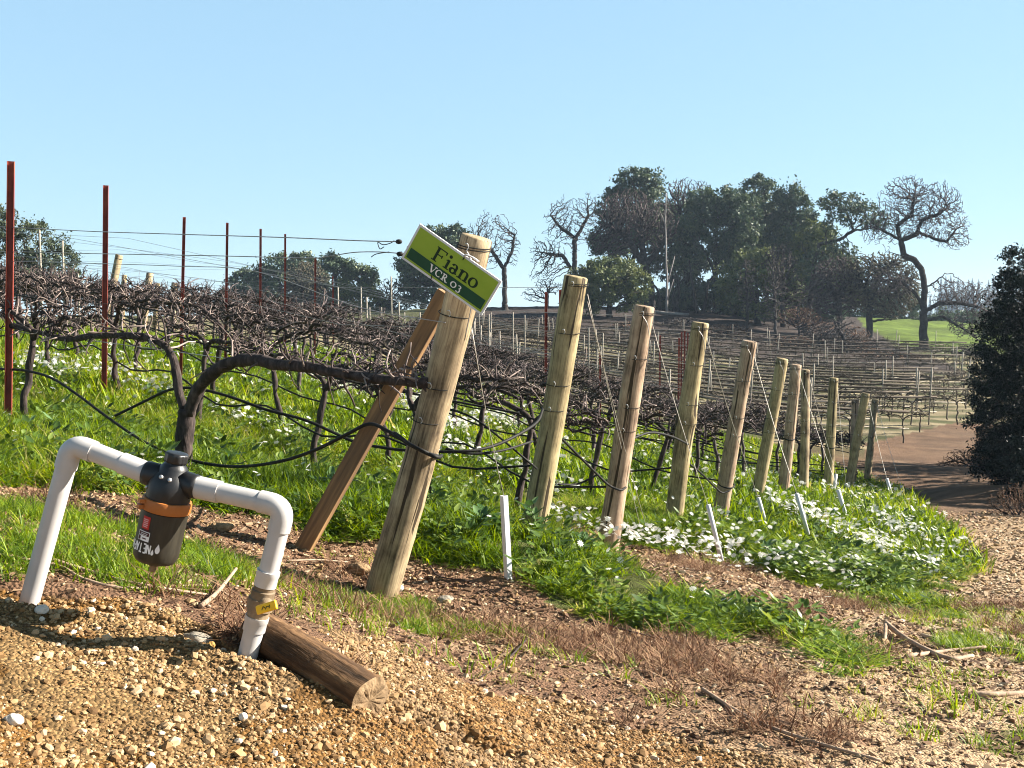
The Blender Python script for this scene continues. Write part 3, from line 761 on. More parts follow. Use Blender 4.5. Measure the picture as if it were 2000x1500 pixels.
# base px, top px, distance, radius, material
POSTS = [((745,1158),(931,462),5.7,.094,0),((1035,1050),(1128,540),7.5,.092,1),((1183,1076),(1262,598),8.4,.089,2),((1315,1020),(1369,630),9.9,.089,1),
 ((1405,1032),(1463,666),11.3,.087,2),((1478,985),(1526,700),13.2,.083,1),((1527,985),(1554,712),14.6,.083,2),((1568,968),(1574,722),16.3,.075,0),
 ((1615,968),(1630,738),18,.085,1),((1654,970),(1692,768),19.5,.085,1),((1666,972),(1670,780),20.5,.075,2),((1693,960),(1708,780),22.5,.08,0)]
PLAB = ['thick leaning wooden end post carrying the green sign','tall leaning wooden end post right of the sign post with leaves at its foot',
 'pinkish leaning end post standing on bare soil behind the second post','yellowish end post with a bulge halfway up, fourth from the sign',
 'slim pinkish end post with a hose tied low around it, fifth from the sign','yellowish leaning end post, sixth from the sign','pinkish end post with a dark tie at mid height, seventh from the sign',
 'narrow upright end post just right of the seventh, eighth from the sign','upright yellowish end post standing alone, ninth from the sign','strongly leaning end post crossing another, tenth from the sign',
 'upright pale end post behind the leaning tenth post','last end post of the line before the dirt road']
ROWDIR = np.array([-.75, .66])
POSTINFO = []
def make_post(i, b, t, d, r, mi, label, group, wraps=(.03, .205, .40, .495), deep=.35):
    r = r * .89
    B = W(b[0], b[1], d); B[2] = min(B[2], hz1(B[0], B[1])) if i is not None else B[2]
    T0 = W(t[0], t[1], d); dx = T0[0] - B[0]; T = W(t[0], t[1], d - .55 * dx)
    ax = T - B; L = np.linalg.norm(ax); q = Vector((0, 0, 1)).rotation_difference(Vector(ax / L))
    root = empty('wooden_end_post', B, q); tag(root, label, 'post', group)
    mb = MB(); n = 40; prof = []
    zz = np.linspace(-deep, L - .008, n)
    rr = r * (1.06 - .10 * (zz + deep) / (L + deep)) * (1 + .025 * np.sin(zz * 5 + (i or 0)) + .012 * rng.normal(size=n))
    if i == 3: rr = rr * (1 + .14 * np.exp(-((zz - L * .52) / .09) ** 2))
    prof = [(0.001, zz[0])] + list(zip(rr, zz)) + [(rr[-1] - .008, L), (rr[-1] * .5, L + .002), (.001, L + .003)]
    lathe(mb, prof, 28)
    v = mb.v[0]; an = np.arctan2(v[:, 1], v[:, 0]); rad = np.hypot(v[:, 0], v[:, 1])
    f = 1 + .03 * np.sin(an * 2 + (i or 0)) + .02 * np.sin(an * 3 + v[:, 2] * 2)
    v[:, 0] *= f; v[:, 1] *= f
    bow = .012 * np.sin((v[:, 2] / L) * 3 + (i or 0)); v[:, 0] += bow
    sh = mb.build('shaft', M_post[mi], root)
    an0 = -1.9   # side that faces the camera, slightly to the left
    for w in wraps:
        zc = L * (1 - w); rc = float(np.interp(zc, zz, rr)) * 1.035
        wmb = MB()
        for dz in ((0, .012) if w < .1 else (0,)):
            th = np.linspace(0, 2 * math.pi, 37)
            P = np.stack([rc * np.cos(th), rc * np.sin(th), zc + dz + .012 * np.sin(th + 1)], -1)
            tube(wmb, P, .0024, 6, False)
        wmb.build('wire_wrap', M_hose, root)
        smb = MB(); c = np.array([rc * math.cos(an0) * 1.02, rc * math.sin(an0) * 1.02, zc + .005])
        tube(smb, smooth_path([c + [-.012, 0, .012], c + [-.004, -.012, .016], c + [.006, -.006, .0], c + [.002, 0, -.015]], 4), .0026, 6)
        smb.build('staple', M_staple, root)
    return root, B, T, ax / L, L
for i, (b, t, d, r, mi) in enumerate(POSTS):
    POSTINFO.append(make_post(i, b, t, d, r, mi, PLAB[i], 'leaning wooden end posts along the vineyard edge', wraps=(.03, .205, .40, .495) if i < 9 else (.03, .4)))

# ------------------------------------------------------------------ brace, sign
P1, P1T, P1ax, P1L = POSTINFO[0][1:]
bf = W(598, 1062, 6.0); bt = W(872, 572, 5.72)
ax = bt - bf; L = np.linalg.norm(ax)
br = empty('wooden_brace', bf); tag(br, 'slanting reddish square timber brace propped against the sign post', 'brace')
mb = MB(); zd = Vector(ax / L); xd = Vector((.95, -.31, 0)); xd = (xd - zd * xd.dot(zd)).normalized(); yd = zd.cross(xd)
Mx = Matrix((xd, yd, zd)).transposed()
br.rotation_mode = 'QUATERNION'; br.rotation_quaternion = Mx.to_quaternion()
mb = MB(); box(mb, (0, 0, L / 2 - .1), (.092, .055, L + .2)); o = mb.build('timber', M_brace, br, smooth=False)
bv = o.modifiers.new('bevel', 'BEVEL'); bv.width = .004; bv.segments = 2

def sign():
    d0 = 5.12
    TL = W(820, 437, d0 + .03); TR = W(980, 550, d0 - .05); BL = W(785, 505, d0 + .10)
    ex = TR - TL; w = np.linalg.norm(ex); ex /= w
    ey = TL - BL; ey -= ex * (ey @ ex); h = np.linalg.norm(ey); ey /= h
    ez = np.cross(ex, ey)
    BLc = TL - ey * h
    M = Matrix(((ex[0], ey[0], ez[0]), (ex[1], ey[1], ez[1]), (ex[2], ey[2], ez[2])))
    root = empty('vineyard_sign', BLc, M.to_quaternion())
    tag(root, 'tilted green sign reading Fiano VCR O3 with a white border', 'sign')
    mb = MB(); box(mb, (w / 2, h / 2, -.004), (w, h, .008)); o = mb.build('board', M_signw, root, smooth=False)
    bw = .011
    mb = MB(); box(mb, (w / 2, h / 2, .0008), (w - 2 * bw, h - 2 * bw, .0016)); mb.build('green_panel', M_signg, root, smooth=False)
    bh = h * .27
    mb = MB(); box(mb, (w / 2, bw + .010 + bh / 2, .0022), (w - 2 * bw - .016, bh, .0012)); mb.build('dark_band', M_signd, root, smooth=False)
    lay = [0]
    def stroke(mb, p, q, t0, t1=None):
        t1 = t1 or t0; p = np.array(p, float); q = np.array(q, float); d = (q - p) / np.linalg.norm(q - p); s = np.array([-d[1], d[0]])
        z1 = zz0 + .0006 + lay[0] * .00002; lay[0] += 1
        c = [p - s * t0 / 2, q - s * t1 / 2, q + s * t1 / 2, p + s * t0 / 2]
        V = [[*k, zz0 - .0003] for k in c] + [[*k, z1] for k in c]
        mb.add(V, _BQ)
    def arc(mb, c, rx, ry, a0, a1, tmax, tmin, n=20, contrast=0):
        """ring stroke, thick at the sides and thin at top and bottom"""
        z1 = zz0 + .0006 + lay[0] * .00002; lay[0] += 1
        A = np.linspace(a0, a1, n); V = []
        for a in A:
            t = tmin + (tmax - tmin) * abs(math.cos(a - contrast)) ** 1.5
            for rr in (-t / 2, t / 2):
                V.append([c[0] + (rx + rr) * math.cos(a), c[1] + (ry + rr) * math.sin(a)])
        V = np.array(V); m = len(V)
        VV = np.vstack([np.hstack([V, np.full((m, 1), zz0 - .0003)]), np.hstack([V, np.full((m, 1), z1)])])
        Q = []
        for k in range(n - 1):
            a, b, c2, d = 2*k, 2*k+1, 2*k+3, 2*k+2
            Q += [[m+a, m+b, m+c2, m+d], [a, d, c2, b], [a, m+a, m+d, d], [b, c2, m+c2, m+b]]
        mb.add(VV, Q)
    # word one
    zz0 = .0016
    H = h * .37; x0 = w * .30; y0 = h * .44; T, t = H * .18, H * .075
    mb = MB()
    def serif(x, y, wd): stroke(mb, (x - wd / 2, y), (x + wd / 2, y), t)
    xh = H * .66
    # F
    stroke(mb, (x0, y0), (x0, y0 + H), T); serif(x0, y0 + t/2, T * 2.3); stroke(mb, (x0 - T, y0 + H - t/2), (x0 + H * .62, y0 + H - t/2), t)
    stroke(mb, (x0 + H * .60, y0 + H), (x0 + H * .62, y0 + H * .78), t * 1.4, t); stroke(mb, (x0, y0 + H * .52), (x0 + H * .42, y0 + H * .52), t); stroke(mb, (x0 + H * .42, y0 + H * .63), (x0 + H * .42, y0 + H * .41), t)
    # i
    xi = x0 + H * .95
    stroke(mb, (xi, y0), (xi, y0 + xh), T); serif(xi, y0 + t/2, T * 2.3); stroke(mb, (xi - T, y0 + xh - t * 1.5), (xi, y0 + xh - t/2), t)
    arc(mb, (xi - T * .05, y0 + H * .90), T * .32, T * .32, 0, 6.2832, T * .66, T * .66, 14)
    # a
    xa = xi + H * .52
    stroke(mb, (xa + H * .17, y0 + H * .04), (xa + H * .17, y0 + xh * .72), T * .9); arc(mb, (xa, y0 + xh * .70), H * .165, xh * .26, 0, math.pi * .92, T, t)
    arc(mb, (xa - H * .02, y0 + xh * .27), H * .185, xh * .245, .2, 6.0, T, t * 1.2); stroke(mb, (xa + H * .15, y0 + t), (xa + H * .32, y0 + t * 1.6), t * 1.3)
    # n
    xn = xa + H * .58
    stroke(mb, (xn, y0), (xn, y0 + xh), T); serif(xn, y0 + t/2, T * 2.2); stroke(mb, (xn - T, y0 + xh - t * 1.5), (xn, y0 + xh - t/2), t)
    arc(mb, (xn + H * .22, y0 + xh * .68), H * .21, xh * .27, 0, math.pi, T, t); stroke(mb, (xn + H * .43, y0), (xn + H * .43, y0 + xh * .70), T); serif(xn + H * .43, y0 + t/2, T * 2.2)
    # o
    xo = xn + H * .97
    arc(mb, (xo, y0 + xh * .49), H * .26, xh * .45, 0, 6.2832, T, t, 28)
    mb.build('variety_name', M_ink, root, smooth=False)
    # second line
    zz0 = .0028
    H2 = bh * .66; y1 = bw + .010 + bh * .18; T, t = H2 * .19, H2 * .10; mb = MB(); x = w * .31
    def ser(x, y, wd): stroke(mb, (x - wd/2, y), (x + wd/2, y), t)
    stroke(mb, (x, y1 + H2), (x + H2 * .42, y1), T * 1.1, T); stroke(mb, (x + H2 * .42, y1), (x + H2 * .80, y1 + H2), t); ser(x, y1 + H2, T * 2.2); ser(x + H2 * .80, y1 + H2, T * 2)
    x += H2 * 1.45
    arc(mb, (x, y1 + H2 * .5), H2 * .42, H2 * .46, .75, 5.5, T, t); stroke(mb, (x + H2 * .30, y1 + H2 * .95), (x + H2 * .34, y1 + H2 * .66), t)
    x += H2 * .75
    stroke(mb, (x, y1), (x, y1 + H2), T); ser(x, y1 + t/2, T * 2.2); arc(mb, (x + H2 * .14, y1 + H2 * .73), H2 * .27, H2 * .24, -1.57, 1.57, T, t); stroke(mb, (x - T, y1 + H2 - t/2), (x + H2 * .16, y1 + H2 - t/2), t)
    stroke(mb, (x, y1 + H2 * .48), (x + H2 * .16, y1 + H2 * .48), t); stroke(mb, (x + H2 * .18, y1 + H2 * .47), (x + H2 * .62, y1), T); ser(x + H2 * .64, y1 + t/2, T * 2)
    x += H2 * 1.75
    arc(mb, (x, y1 + H2 * .42), H2 * .38, H2 * .38, 0, 6.2832, T, t, 24)
    x += H2 * .92
    arc(mb, (x, y1 + H2 * .60), H2 * .20, H2 * .20, -1.3, 2.6, T, t); arc(mb, (x - H2 * .02, y1 + H2 * .12), H2 * .28, H2 * .28, -2.5, 1.5, T, t)
    mb.build('clone_code', M_white, root, smooth=False)
    # band clips
    mb = MB()
    tube(mb, smooth_path([(w*.555, h-.006, .004), (w*.56, h + .006, .004), (w*.62, h + .010, -.012), (w*.69, h + .004, -.03)], 5), .0048, 8); mb.build('band_clip', M_staple, root)
    mb = MB(); tube(mb, [(w*.558, h-.022, .0035), (w*.56, h-.010, .0065), (w*.558, h+.006, .003)], .0022, 6); tube(mb, [(w*.375, -.004, .002), (w*.372, .012, .005), (w*.362, .020, .0035)], .0022, 6); mb.build('cable_tie', M_hose, root)
sign()

# ------------------------------------------------------------------ irrigation filter
def filt():
    dl, dr = 3.0, 2.9
    def D(px): return dl + (dr - dl) * (px - 60) / 425
    def P(px, py, dd=0): return W(px, py, D(px) + dd)
    top = P(347, 884); bot = P(298, 1112)
    axv = top - bot; H = np.linalg.norm(axv); zv = Vector(axv / H)
    foot = G(270, 1130)
    pr = P(545, 985) - P(150, 868); pr /= np.linalg.norm(pr); xv = Vector(pr); xv = (xv - zv * xv.dot(zv)).normalized(); yv = zv.cross(xv)
    q = Matrix((xv, yv, zv)).transposed().to_quaternion()
    Mloc = Matrix.Translation(Vector(bot)) @ q.to_matrix().to_4x4(); inv = np.array(Mloc.inverted())
    root = empty('irrigation_filter', bot, q)
    tag(root, 'black canister filter with an orange clamp hung between white plastic pipes', 'filter')
    def loc(p): p = np.asarray(p); return (inv[:3, :3] @ p.T).T + inv[:3, 3] if p.ndim > 1 else inv[:3, :3] @ p + inv[:3, 3]
    r = .0268
    k = H / .302
    # canister
    mb = MB(); pf = [(.001,.012),(.014,.012),(.016,.020),(.040,.021),(.053,.025),(.060,.036),(.0625,.060),(.063,.12),(.0635,.153)]
    lathe(mb, [(a*k*.90, z*k) for a, z in pf], 40); can = mb.build('canister', M_canister, root)
    mb = MB(); lathe(mb, [(.001,-.006),(.007,-.006),(.009,.0),(.009,.008),(.013,.012),(.013,.018)], 14); mb.build('drain_plug', M_valve, root)
    mb = MB(); pf = [(.0605,.1535),(.067,.155),(.069,.159),(.069,.178),(.067,.183),(.062,.184)]
    lathe(mb, [(a*k*.88, z*k) for a, z in pf], 40); cl = mb.build('clamp', M_orange, root, sharp=35)
    mb = MB()
    for zz in (.162, .176):
        a = -2.25; c = np.array([math.cos(a), math.sin(a), 0]) * .064 * k; box(mb, (c[0], c[1], zz * k), (.020, .016, .011), R3=[[math.cos(a), -math.sin(a), 0], [math.sin(a), math.cos(a), 0], [0, 0, 1]])
    mb.build('buckle', M_orange, cl, smooth=False)
    # head
    mb = MB(); pf = [(.064,.183),(.0645,.20),(.063,.222),(.055,.238),(.045,.246),(.040,.250),(.038,.262),(.032,.270),(.026,.276),(.026,.278)]
    lathe(mb, [(a*k*(.84 if z < .24 else .9), z*k) for a, z in pf], 40)
    for sx in (-1, 1):   # port arms and a web under each
        tube(mb, [(sx*.02, 0, .232*k), (sx*.060*k, 0, .232*k), (sx*.070*k, 0, .232*k)], [.032*k, .030*k, .030*k], 24)
        V = [[sx*.04*k, -.006, .19*k], [sx*.04*k, .006, .19*k], [sx*.066*k, .006, .205*k], [sx*.066*k, -.006, .205*k], [sx*.03*k, -.006, .24*k], [sx*.03*k, .006, .24*k], [sx*.066*k, .006, .24*k], [sx*.066*k, -.006, .24*k]]
        mb.add(V, _BQ)
    hd = mb.build('filter_head', M_black, root)
    mb = MB(); an = np.linspace(0, 2*math.pi, 49)[:-1]
    lathe(mb, [(.026,.276*k),(.030,.277*k),(.031,.281*k),(.031,.296*k),(.029,.3005*k),(.020,.3015*k),(.001,.302*k)], 48)
    v = mb.v[0]; rr = np.hypot(v[:, 0], v[:, 1]); ang = np.arctan2(v[:, 1], v[:, 0]); m = (rr > .0295); f = np.where(m & (np.sin(ang * 12) < 0), .93, 1.)[:, None]; v[:, :2] *= f
    mb.build('cap', M_black, hd)
    mb = MB()
    for a, zz in ((-1.75, .243), (-1.25, .241), (-2.6, .205)):
        c = [.044*k*math.cos(a) * (1 if zz > .22 else 1.22), .044*k*math.sin(a) * (1 if zz > .22 else 1.22), zz*k]
        tube(mb, [c, np.array(c) + [.004*math.cos(a), .004*math.sin(a), .002]], .0055, 10)
    mb.build('screw_head', M_staple, hd)
    # pipes
    def pipe(name, pts, rad, mat=M_pvc, sides=28):
        mb = MB(); tube(mb, loc(np.array(pts)), rad, sides); return mb.build(name, mat, root, sharp=32)
    E1 = P(141, 866); E2 = P(556, 990)
    LB = P(60, 1166); LB = LB + (LB - E1) / np.linalg.norm(LB - E1) * .12
    HL = Mloc @ Vector((-.068*k, 0, .232*k)); HR = Mloc @ Vector((.068*k, 0, .232*k)); HL = np.array(HL); HR = np.array(HR)
    def uv(a, b): d = b - a; return d / np.linalg.norm(d)
    # left leg, elbow, cross pipe
    a = uv(E1, LB); b = uv(E1, HL)
    pipe('pipe', [E1 + a * .05, LB], r)
    def elbow(E, a, b, name='elbow', R0=.043):
        pts = [E + a * .070, E + a * R0 * 1.0]
        A = E + a * R0; B = E + b * R0
        for t in np.linspace(.12, .88, 7): pts.append((1-t)**2 * A + 2*t*(1-t) * E + t*t * B)
        pts += [B, E + b * .066]
        return pipe(name, pts, r * 1.13)
    elbow(E1, a, b)
    pipe('pipe', [E1 + b * .05, HL - b * .02], r)
    pipe('coupling', [HL - b * .075, HL - b * .002], r * 1.11)
    a2 = uv(E2, HR); RB = P(484, 1278); b2 = uv(E2, RB)
    pipe('coupling', [HR + uv(HR, E2) * .002, HR + uv(HR, E2) * .065], r * 1.13)
    pipe('pipe', [HR + uv(HR, E2) * .05, E2 + a2 * .05], r)
    elbow(E2, a2, b2)
    C1 = P(522, 1118)
    def on(py): # along right leg by photo height
        t = (py - 990) / (1278 - 990); return E2 + (RB - E2) * t
    pipe('pipe', [E2 + b2 * .05, on(1125)], r)
    pipe('coupling', [on(1113), on(1122), on(1124), on(1143)], [r*1.17, r*1.17, r*1.12, r*1.12])
    mb = MB(); tube(mb, loc(np.array([on(1141), on(1150), on(1152), on(1166), on(1168), on(1188), on(1190), on(1203)])), [r*1.05, r*1.05, r*1.18, r*1.18, r*1.32, r*1.32, r*1.12, r*1.12], 24)
    vb = mb.build('valve_body', M_valve, root, sharp=32)
    mb = MB(); vc = on(1178); side = np.array([.55, -.83, 0.2]); side /= np.linalg.norm(side)
    tube(mb, loc(np.array([vc, vc + side * .050])), .016, 16); mb.build('valve_stem', M_valve, vb)
    hp = [P(500, 1193, -.06), P(505, 1192, -.063), P(535, 1183, -.075), P(542, 1180, -.075)]
    mb = MB(); c = (np.array(hp[0]) + hp[-1]) / 2; hx = uv(hp[0], hp[-1]); hn = np.array([0, -1, .3]); hn -= hx * (hn @ hx); hn /= np.linalg.norm(hn); hy = np.cross(hn, hx)
    R3 = np.array([hx, hy, hn]).T
    cl_ = loc(c); Ri = inv[:3, :3] @ R3
    box(mb, cl_, (.066, .024, .010), R3=Ri); hnd = mb.build('valve_handle', M_yellow, vb, smooth=False)
    bv = hnd.modifiers.new('bevel', 'BEVEL'); bv.width = .004; bv.segments = 3
    mb = MB()
    for k2, (dx, dy, an_) in enumerate([(-.010, 0, .9), (-.004, .002, -.8), (.002, -.001, .9), (.008, .001, -.2), (.013, 0, 1.3)]):
        R4 = Ri @ np.array([[math.cos(an_), -math.sin(an_), 0], [math.sin(an_), math.cos(an_), 0], [0, 0, 1]])
        box(mb, cl_ + Ri @ np.array([dx, dy, .0055 + k2 * .0001]), (.009, .0016, .0012), R3=R4)
    mb.build('handle_marking', M_ink, hnd, smooth=False)
    pipe('coupling', [on(1202), on(1212), on(1214), on(1230)], [r*1.2, r*1.2, r*1.14, r*1.14])
    pipe('pipe', [on(1225), RB + b2 * .10], r * 1.0)
    # prints wrapped on the canister; letters upside down
    def onc(u, z, lift=.0012):    # u metres round the canister from its camera side, z height
        rc = float(np.interp(z / k, [.052, .080, .12, .145], [.062, .0627, .063, .0635])) * k * .90 + lift
        a = -math.pi / 2 + A0 + u * .86 / rc
        return [rc * math.cos(a), rc * math.sin(a), z]
    A0 = .20
    def patch(mb, u0, z0, u1, z1, w=None, lift=.0012, n=5):
        """strip from (u0,z0) to (u1,z1) of width w, or a filled rectangle when w is None"""
        if w is None:
            V = []; us = np.linspace(u0, u1, n)
            for z in (z0, z1):
                for u in us: V.append(onc(u, z, lift))
            mb.add(V, [[j, j+1, n+j+1, n+j] for j in range(n-1)])
        else:
            d = np.array([u1-u0, z1-z0]); d /= np.linalg.norm(d); s = np.array([-d[1], d[0]]) * w / 2
            c = [(u0-s[0], z0-s[1]), (u1-s[0], z1-s[1]), (u1+s[0], z1+s[1]), (u0+s[0], z0+s[1])]
            mb.add([onc(*q, lift) for q in c], [[0,1,2,3]])
    zb = .054 * k; LH = .024; WF = .60
    G5 = {'N': [(0,0,0,1),(0,1,.7,0),(.7,0,.7,1)], 'E': [(0,0,0,1),(0,1,.6,1),(0,.5,.5,.5),(0,0,.6,0)], 'T': [(.35,0,.35,1),(0,1,.7,1)],
          'A': [(0,0,.35,1),(.35,1,.7,0),(.15,.35,.55,.35)], 'F': [(0,0,0,1),(0,1,.6,1),(0,.5,.5,.5)], 'I': [(0,0,0,1)], 'M': [(0,0,0,1),(0,1,.4,.3),(.4,.3,.8,1),(.8,1,.8,0)]}
    mb = MB(); u = -.004; lf = .0012
    for ch in 'NETAFIM':
        for (x0, y0, x1, y1) in G5[ch]:
            lf += .00002
            patch(mb, u - x0 * LH * WF, zb + (1 - y0) * LH, u - x1 * LH * WF, zb + (1 - y1) * LH, .0042, lf)
        u -= (.36 if ch == 'I' else 1.1 if ch == 'M' else .98) * LH * WF
    mb.build('lettering', M_white, can, smooth=False)
    mb = MB()
    for (uc, zc, s) in ((.004, zb + .004, .0058), (.018, zb + .014, .0095)):   # two drops, points upward
        pts = [(uc + s*.75*math.cos(t) * (1 - .0), zc + s * math.sin(t)) for t in np.linspace(math.pi * .15, -math.pi * 1.15, 14)] + [(uc + .1*s, zc + s * 1.9)]
        V = [onc(uc, zc, .0016)] + [onc(a_, b_, .0016) for a_, b_ in pts]; m = len(pts)
        mb.add(V, None, [[0, 1 + j, 1 + (j + 1) % m] for j in range(m)])
    mb.build('drop_logo', M_white, can, smooth=False)
    mb = MB(); patch(mb, -.050, .112*k, -.022, .143*k); mb.build('red_label', M_redlab, can, smooth=False)
    mb = MB()
    for j in range(5): patch(mb, -.046, (.117 + j*.0045)*k, -.028, (.1182 + j*.0045)*k, None, .0020)
    mb.build('label_print', M_white, can, smooth=False)
    mb = MB(); patch(mb, -.058, .082*k, -.014, .106*k, None, .0012); mb.build('white_label', M_white, can, smooth=False)
    mb = MB(); patch(mb, -.056, .095*k, -.016, .1045*k, None, .0020); patch(mb, -.056, .0835*k, -.046, .0935*k, None, .0020); patch(mb, -.038, .087*k, -.024, .090*k, None, .0021); patch(mb, -.040, .107*k, -.018, .1115*k, None, .0013)
    mb.build('label_print', M_darklab, can, smooth=False)
    mb = MB()
    for j in range(2): patch(mb, -.048, (.0965 + j*.004)*k, -.022, (.0976 + j*.004)*k, None, .0026)
    mb.build('label_print', M_white, can, smooth=False)
filt()

# ------------------------------------------------------------------ log and stones
def log():
    A = W(522, 1282, 2.98); B = W(722, 1352, 2.76); A[2] = hz1(A[0], A[1]) + .032; B[2] = hz1(B[0], B[1]) + .038
    ax = B - A; L = np.linalg.norm(ax); q = Vector((0, 0, 1)).rotation_difference(Vector(ax / L))
    root = empty('fallen_log', A, q); tag(root, 'short weathered cracked log lying on the gravel beside the valve pipe', 'log')
    mb = MB(); n = 40; zz = np.linspace(-.05, L, n); lathe(mb, list(zip(.066 * (1 + .02 * rng.normal(size=n)) * np.interp(zz, [-.05, .1, L], [.86, 1, 1.02]), zz)), 48)
    v = mb.v[0]; an = np.arctan2(v[:, 1], v[:, 0])
    gr = sum(np.exp(-((((an - c + .12 * np.sin(v[:, 2] * 9 + c * 5)) + math.pi) % (2*math.pi) - math.pi) / .05) ** 2) for c in (-2.2, -1.2, -.4, .5, 1.3, 2.4))
    f = 1 + .06 * np.sin(an * 2 + 1) + .03 * np.sin(an * 5 + v[:, 2] * 8) - .07 * gr
    v[:, 0] *= f; v[:, 1] *= f
    ring0 = v[-48:].copy(); ringa = v[:48].copy()
    mb.build('bark', M_log, root)
    for nm, ring, zc, fl in (('cut_end', ring0, L + .002, 1), ('broken_end', ringa, -.052, -1)):
        mb = MB(); V = np.vstack([ring, ring * [.75, .75, 1] + [0, 0, .004 * fl], ring * [.4, .4, 1] + [0, 0, .002 * fl], [[0, 0, ring[0, 2]]]])
        V[48:144, 2] += rng.normal(0, .0025, 96)
        j = np.arange(48); j2 = (j + 1) % 48
        Q = np.vstack([np.stack([j + 48*s, j2 + 48*s, j2 + 48*(s+1), j + 48*(s+1)], -1) for s in (0, 1)])
        T = np.stack([j + 96, j2 + 96, np.full(48, 144)], -1)
        mb.add(V, Q, T); mb.build(nm, M_logend, root)
log()
def blob(name, px, py, d, size, mat, label, cat, seed=0, sink=.3, group=None, rot=0):
    if d: c = W(px, py, d); c[2] = hz1(c[0], c[1])
    else: c = G(px, py)
    bm_v, f = ico()
    # subdivide twice
    V = [tuple(x) for x in bm_v]; Fc = [tuple(x) for x in f]
    for _ in range(3):
        cache = {}; nf = []
        def mid(a, b):
            k = (min(a, b), max(a, b))
            if k not in cache:
                m = np.array(V[a]) + np.array(V[b]); m /= np.linalg.norm(m); V.append(tuple(m)); cache[k] = len(V) - 1
            return cache[k]
        for a, b, c_ in Fc:
            x, y, z = mid(a, b), mid(b, c_), mid(c_, a); nf += [(a, x, z), (b, y, x), (c_, z, y), (x, y, z)]
        Fc = nf
    v = np.array(V); nn = fbm(v[:, 0] * 1.6 + v[:, 2] + seed * 7, v[:, 1] * 1.6 - v[:, 2] * .7 + seed * 3, seed, 4)
    v = v * (.65 + .7 * nn[:, None]) * np.array(size)
    mb = MB(); mb.add(v, None, Fc); o = mb.build(name, mat); o.location = (c[0], c[1], c[2] + size[2] * (1 - sink) * .8); o.rotation_euler = (0, 0, rot)
    tag(o, label, cat, group); return o
blob('stone', 385, 1240, 2.97, (.05, .026, .026), M_stone, 'long grey stone lying beside the erosion step below the filter', 'stone', 3, .2, rot=-.3)
blob('stone', 411, 1256, 2.92, (.013, .012, .012), M_ystone, 'small ochre pebble beside the long grey stone', 'stone', 5)
blob('stone', 82, 1204, None, (.016, .014, .012), M_wstone, 'white stone near the foot of the left white pipe', 'stone', 6)
blob('stone', 26, 1418, None, (.020, .014, .013), M_wstone, 'white stone at the lower left edge of the gravel', 'stone', 8)
blob('stone', 475, 1414, None, (.010, .010, .010), M_wstone, 'round white pebble below the log', 'stone', 9)
blob('stone', 775, 1160, None, (.035, .03, .022), M_wstone, 'pale stone against the foot of the sign post', 'stone', 10)
blob('stone', 1100, 1140, None, (.03, .02, .018), M_wstone, 'pale stone on the mulch between the guy guard and the grass', 'stone', 12)
blob('stone', 870, 1180, None, (.04, .03, .022), M_stone, 'flat buff stone on the mulch right of the sign post', 'stone', 13)
blob('earth_clod', 432, 1035, None, (.065, .05, .03), M_clod, 'rounded clod of earth on the bare strip behind the filter', 'clod', 15, .35)
blob('earth_clod', 700, 1130, None, (.07, .05, .035), M_clod, 'dark heap of soil beside the foot of the sign post', 'clod', 16, .35)

def stick(pts, r, label, mat=M_stick, name='dead_cane', lift=.01, sides=7, group=None):
    P = np.array([G(*q[:2]) + [0, 0, (q[2] if len(q) > 2 else lift)] for q in pts]); P = smooth_path(P, 6)
    n = len(P); mb = MB(); tube(mb, P, np.linspace(r, r * .6, n), sides, wob=.1)
    o = mb.build(name, mat, loc=P[0]); tag(o, label, 'cane', group); return o
stick([(392,1196,.01),(425,1178,.03),(462,1153,.07)], .0085, 'pink-brown broken cane propped up between the filter and the valve')
stick([(-60,1083),(60,1105),(120,1120),(165,1140),(250,1160),(400,1150),(450,1172)], .0055, 'long thin cane running through the grass behind the left pipe')
stick([(88,1102,.02),(150,1118),(230,1142),(310,1163),(420,1170)], .0065, 'second long cane lying just below the first one')
stick([(395,1104,.02),(440,1115),(470,1128)], .005, 'short curved twig in the short grass under the filter')
stick([(1372,1352),(1440,1398),(1500,1428),(1600,1462),(1720,1498)], .008, 'long curved cane at the edge of the dried weeds')
stick([(1730,1236,.05),(1775,1262,.02),(1850,1290),(1900,1288)], .016, 'pale forked branch lying on the track edge')
stick([(1730,1236,.05),(1728,1262,.01),(1730,1280)], .011, 'short pale prong standing at the end of the forked branch')
stick([(1800,1245),(1880,1265),(1960,1278),(2060,1290)], .013, 'long pale branch lying above the forked branch')
stick([(1770,1290),(1840,1282),(1925,1275,.03)], .012, 'grey branch crossing the forked branch')
stick([(1900,1363),(1950,1366),(2050,1358)], .014, 'pale stick on the bare track at the frame edge')
stick([(1040,1250,.03),(990,1295,.01),(940,1330)], .004, 'thin dark dead stem on the mulch near the grass', M_bark)
stick([(1310,1010,.02),(1330,1060,.01),(1352,1102)], .008, 'thin stem lying between the posts on the bare strip', M_bark)
stick([(840,1120,.02),(860,1135),(930,1150),(1010,1190)], .004, 'slender twig lying right of the sign post', M_bark)
stick([(560,1100),(620,1112,.03),(680,1106)], .006, 'twig lying on the mulch between brace and valve')
stick([(1150,1215),(1240,1245,.02),(1330,1262)], .006, 'brown twig along the lower edge of the grass strip', M_bark)

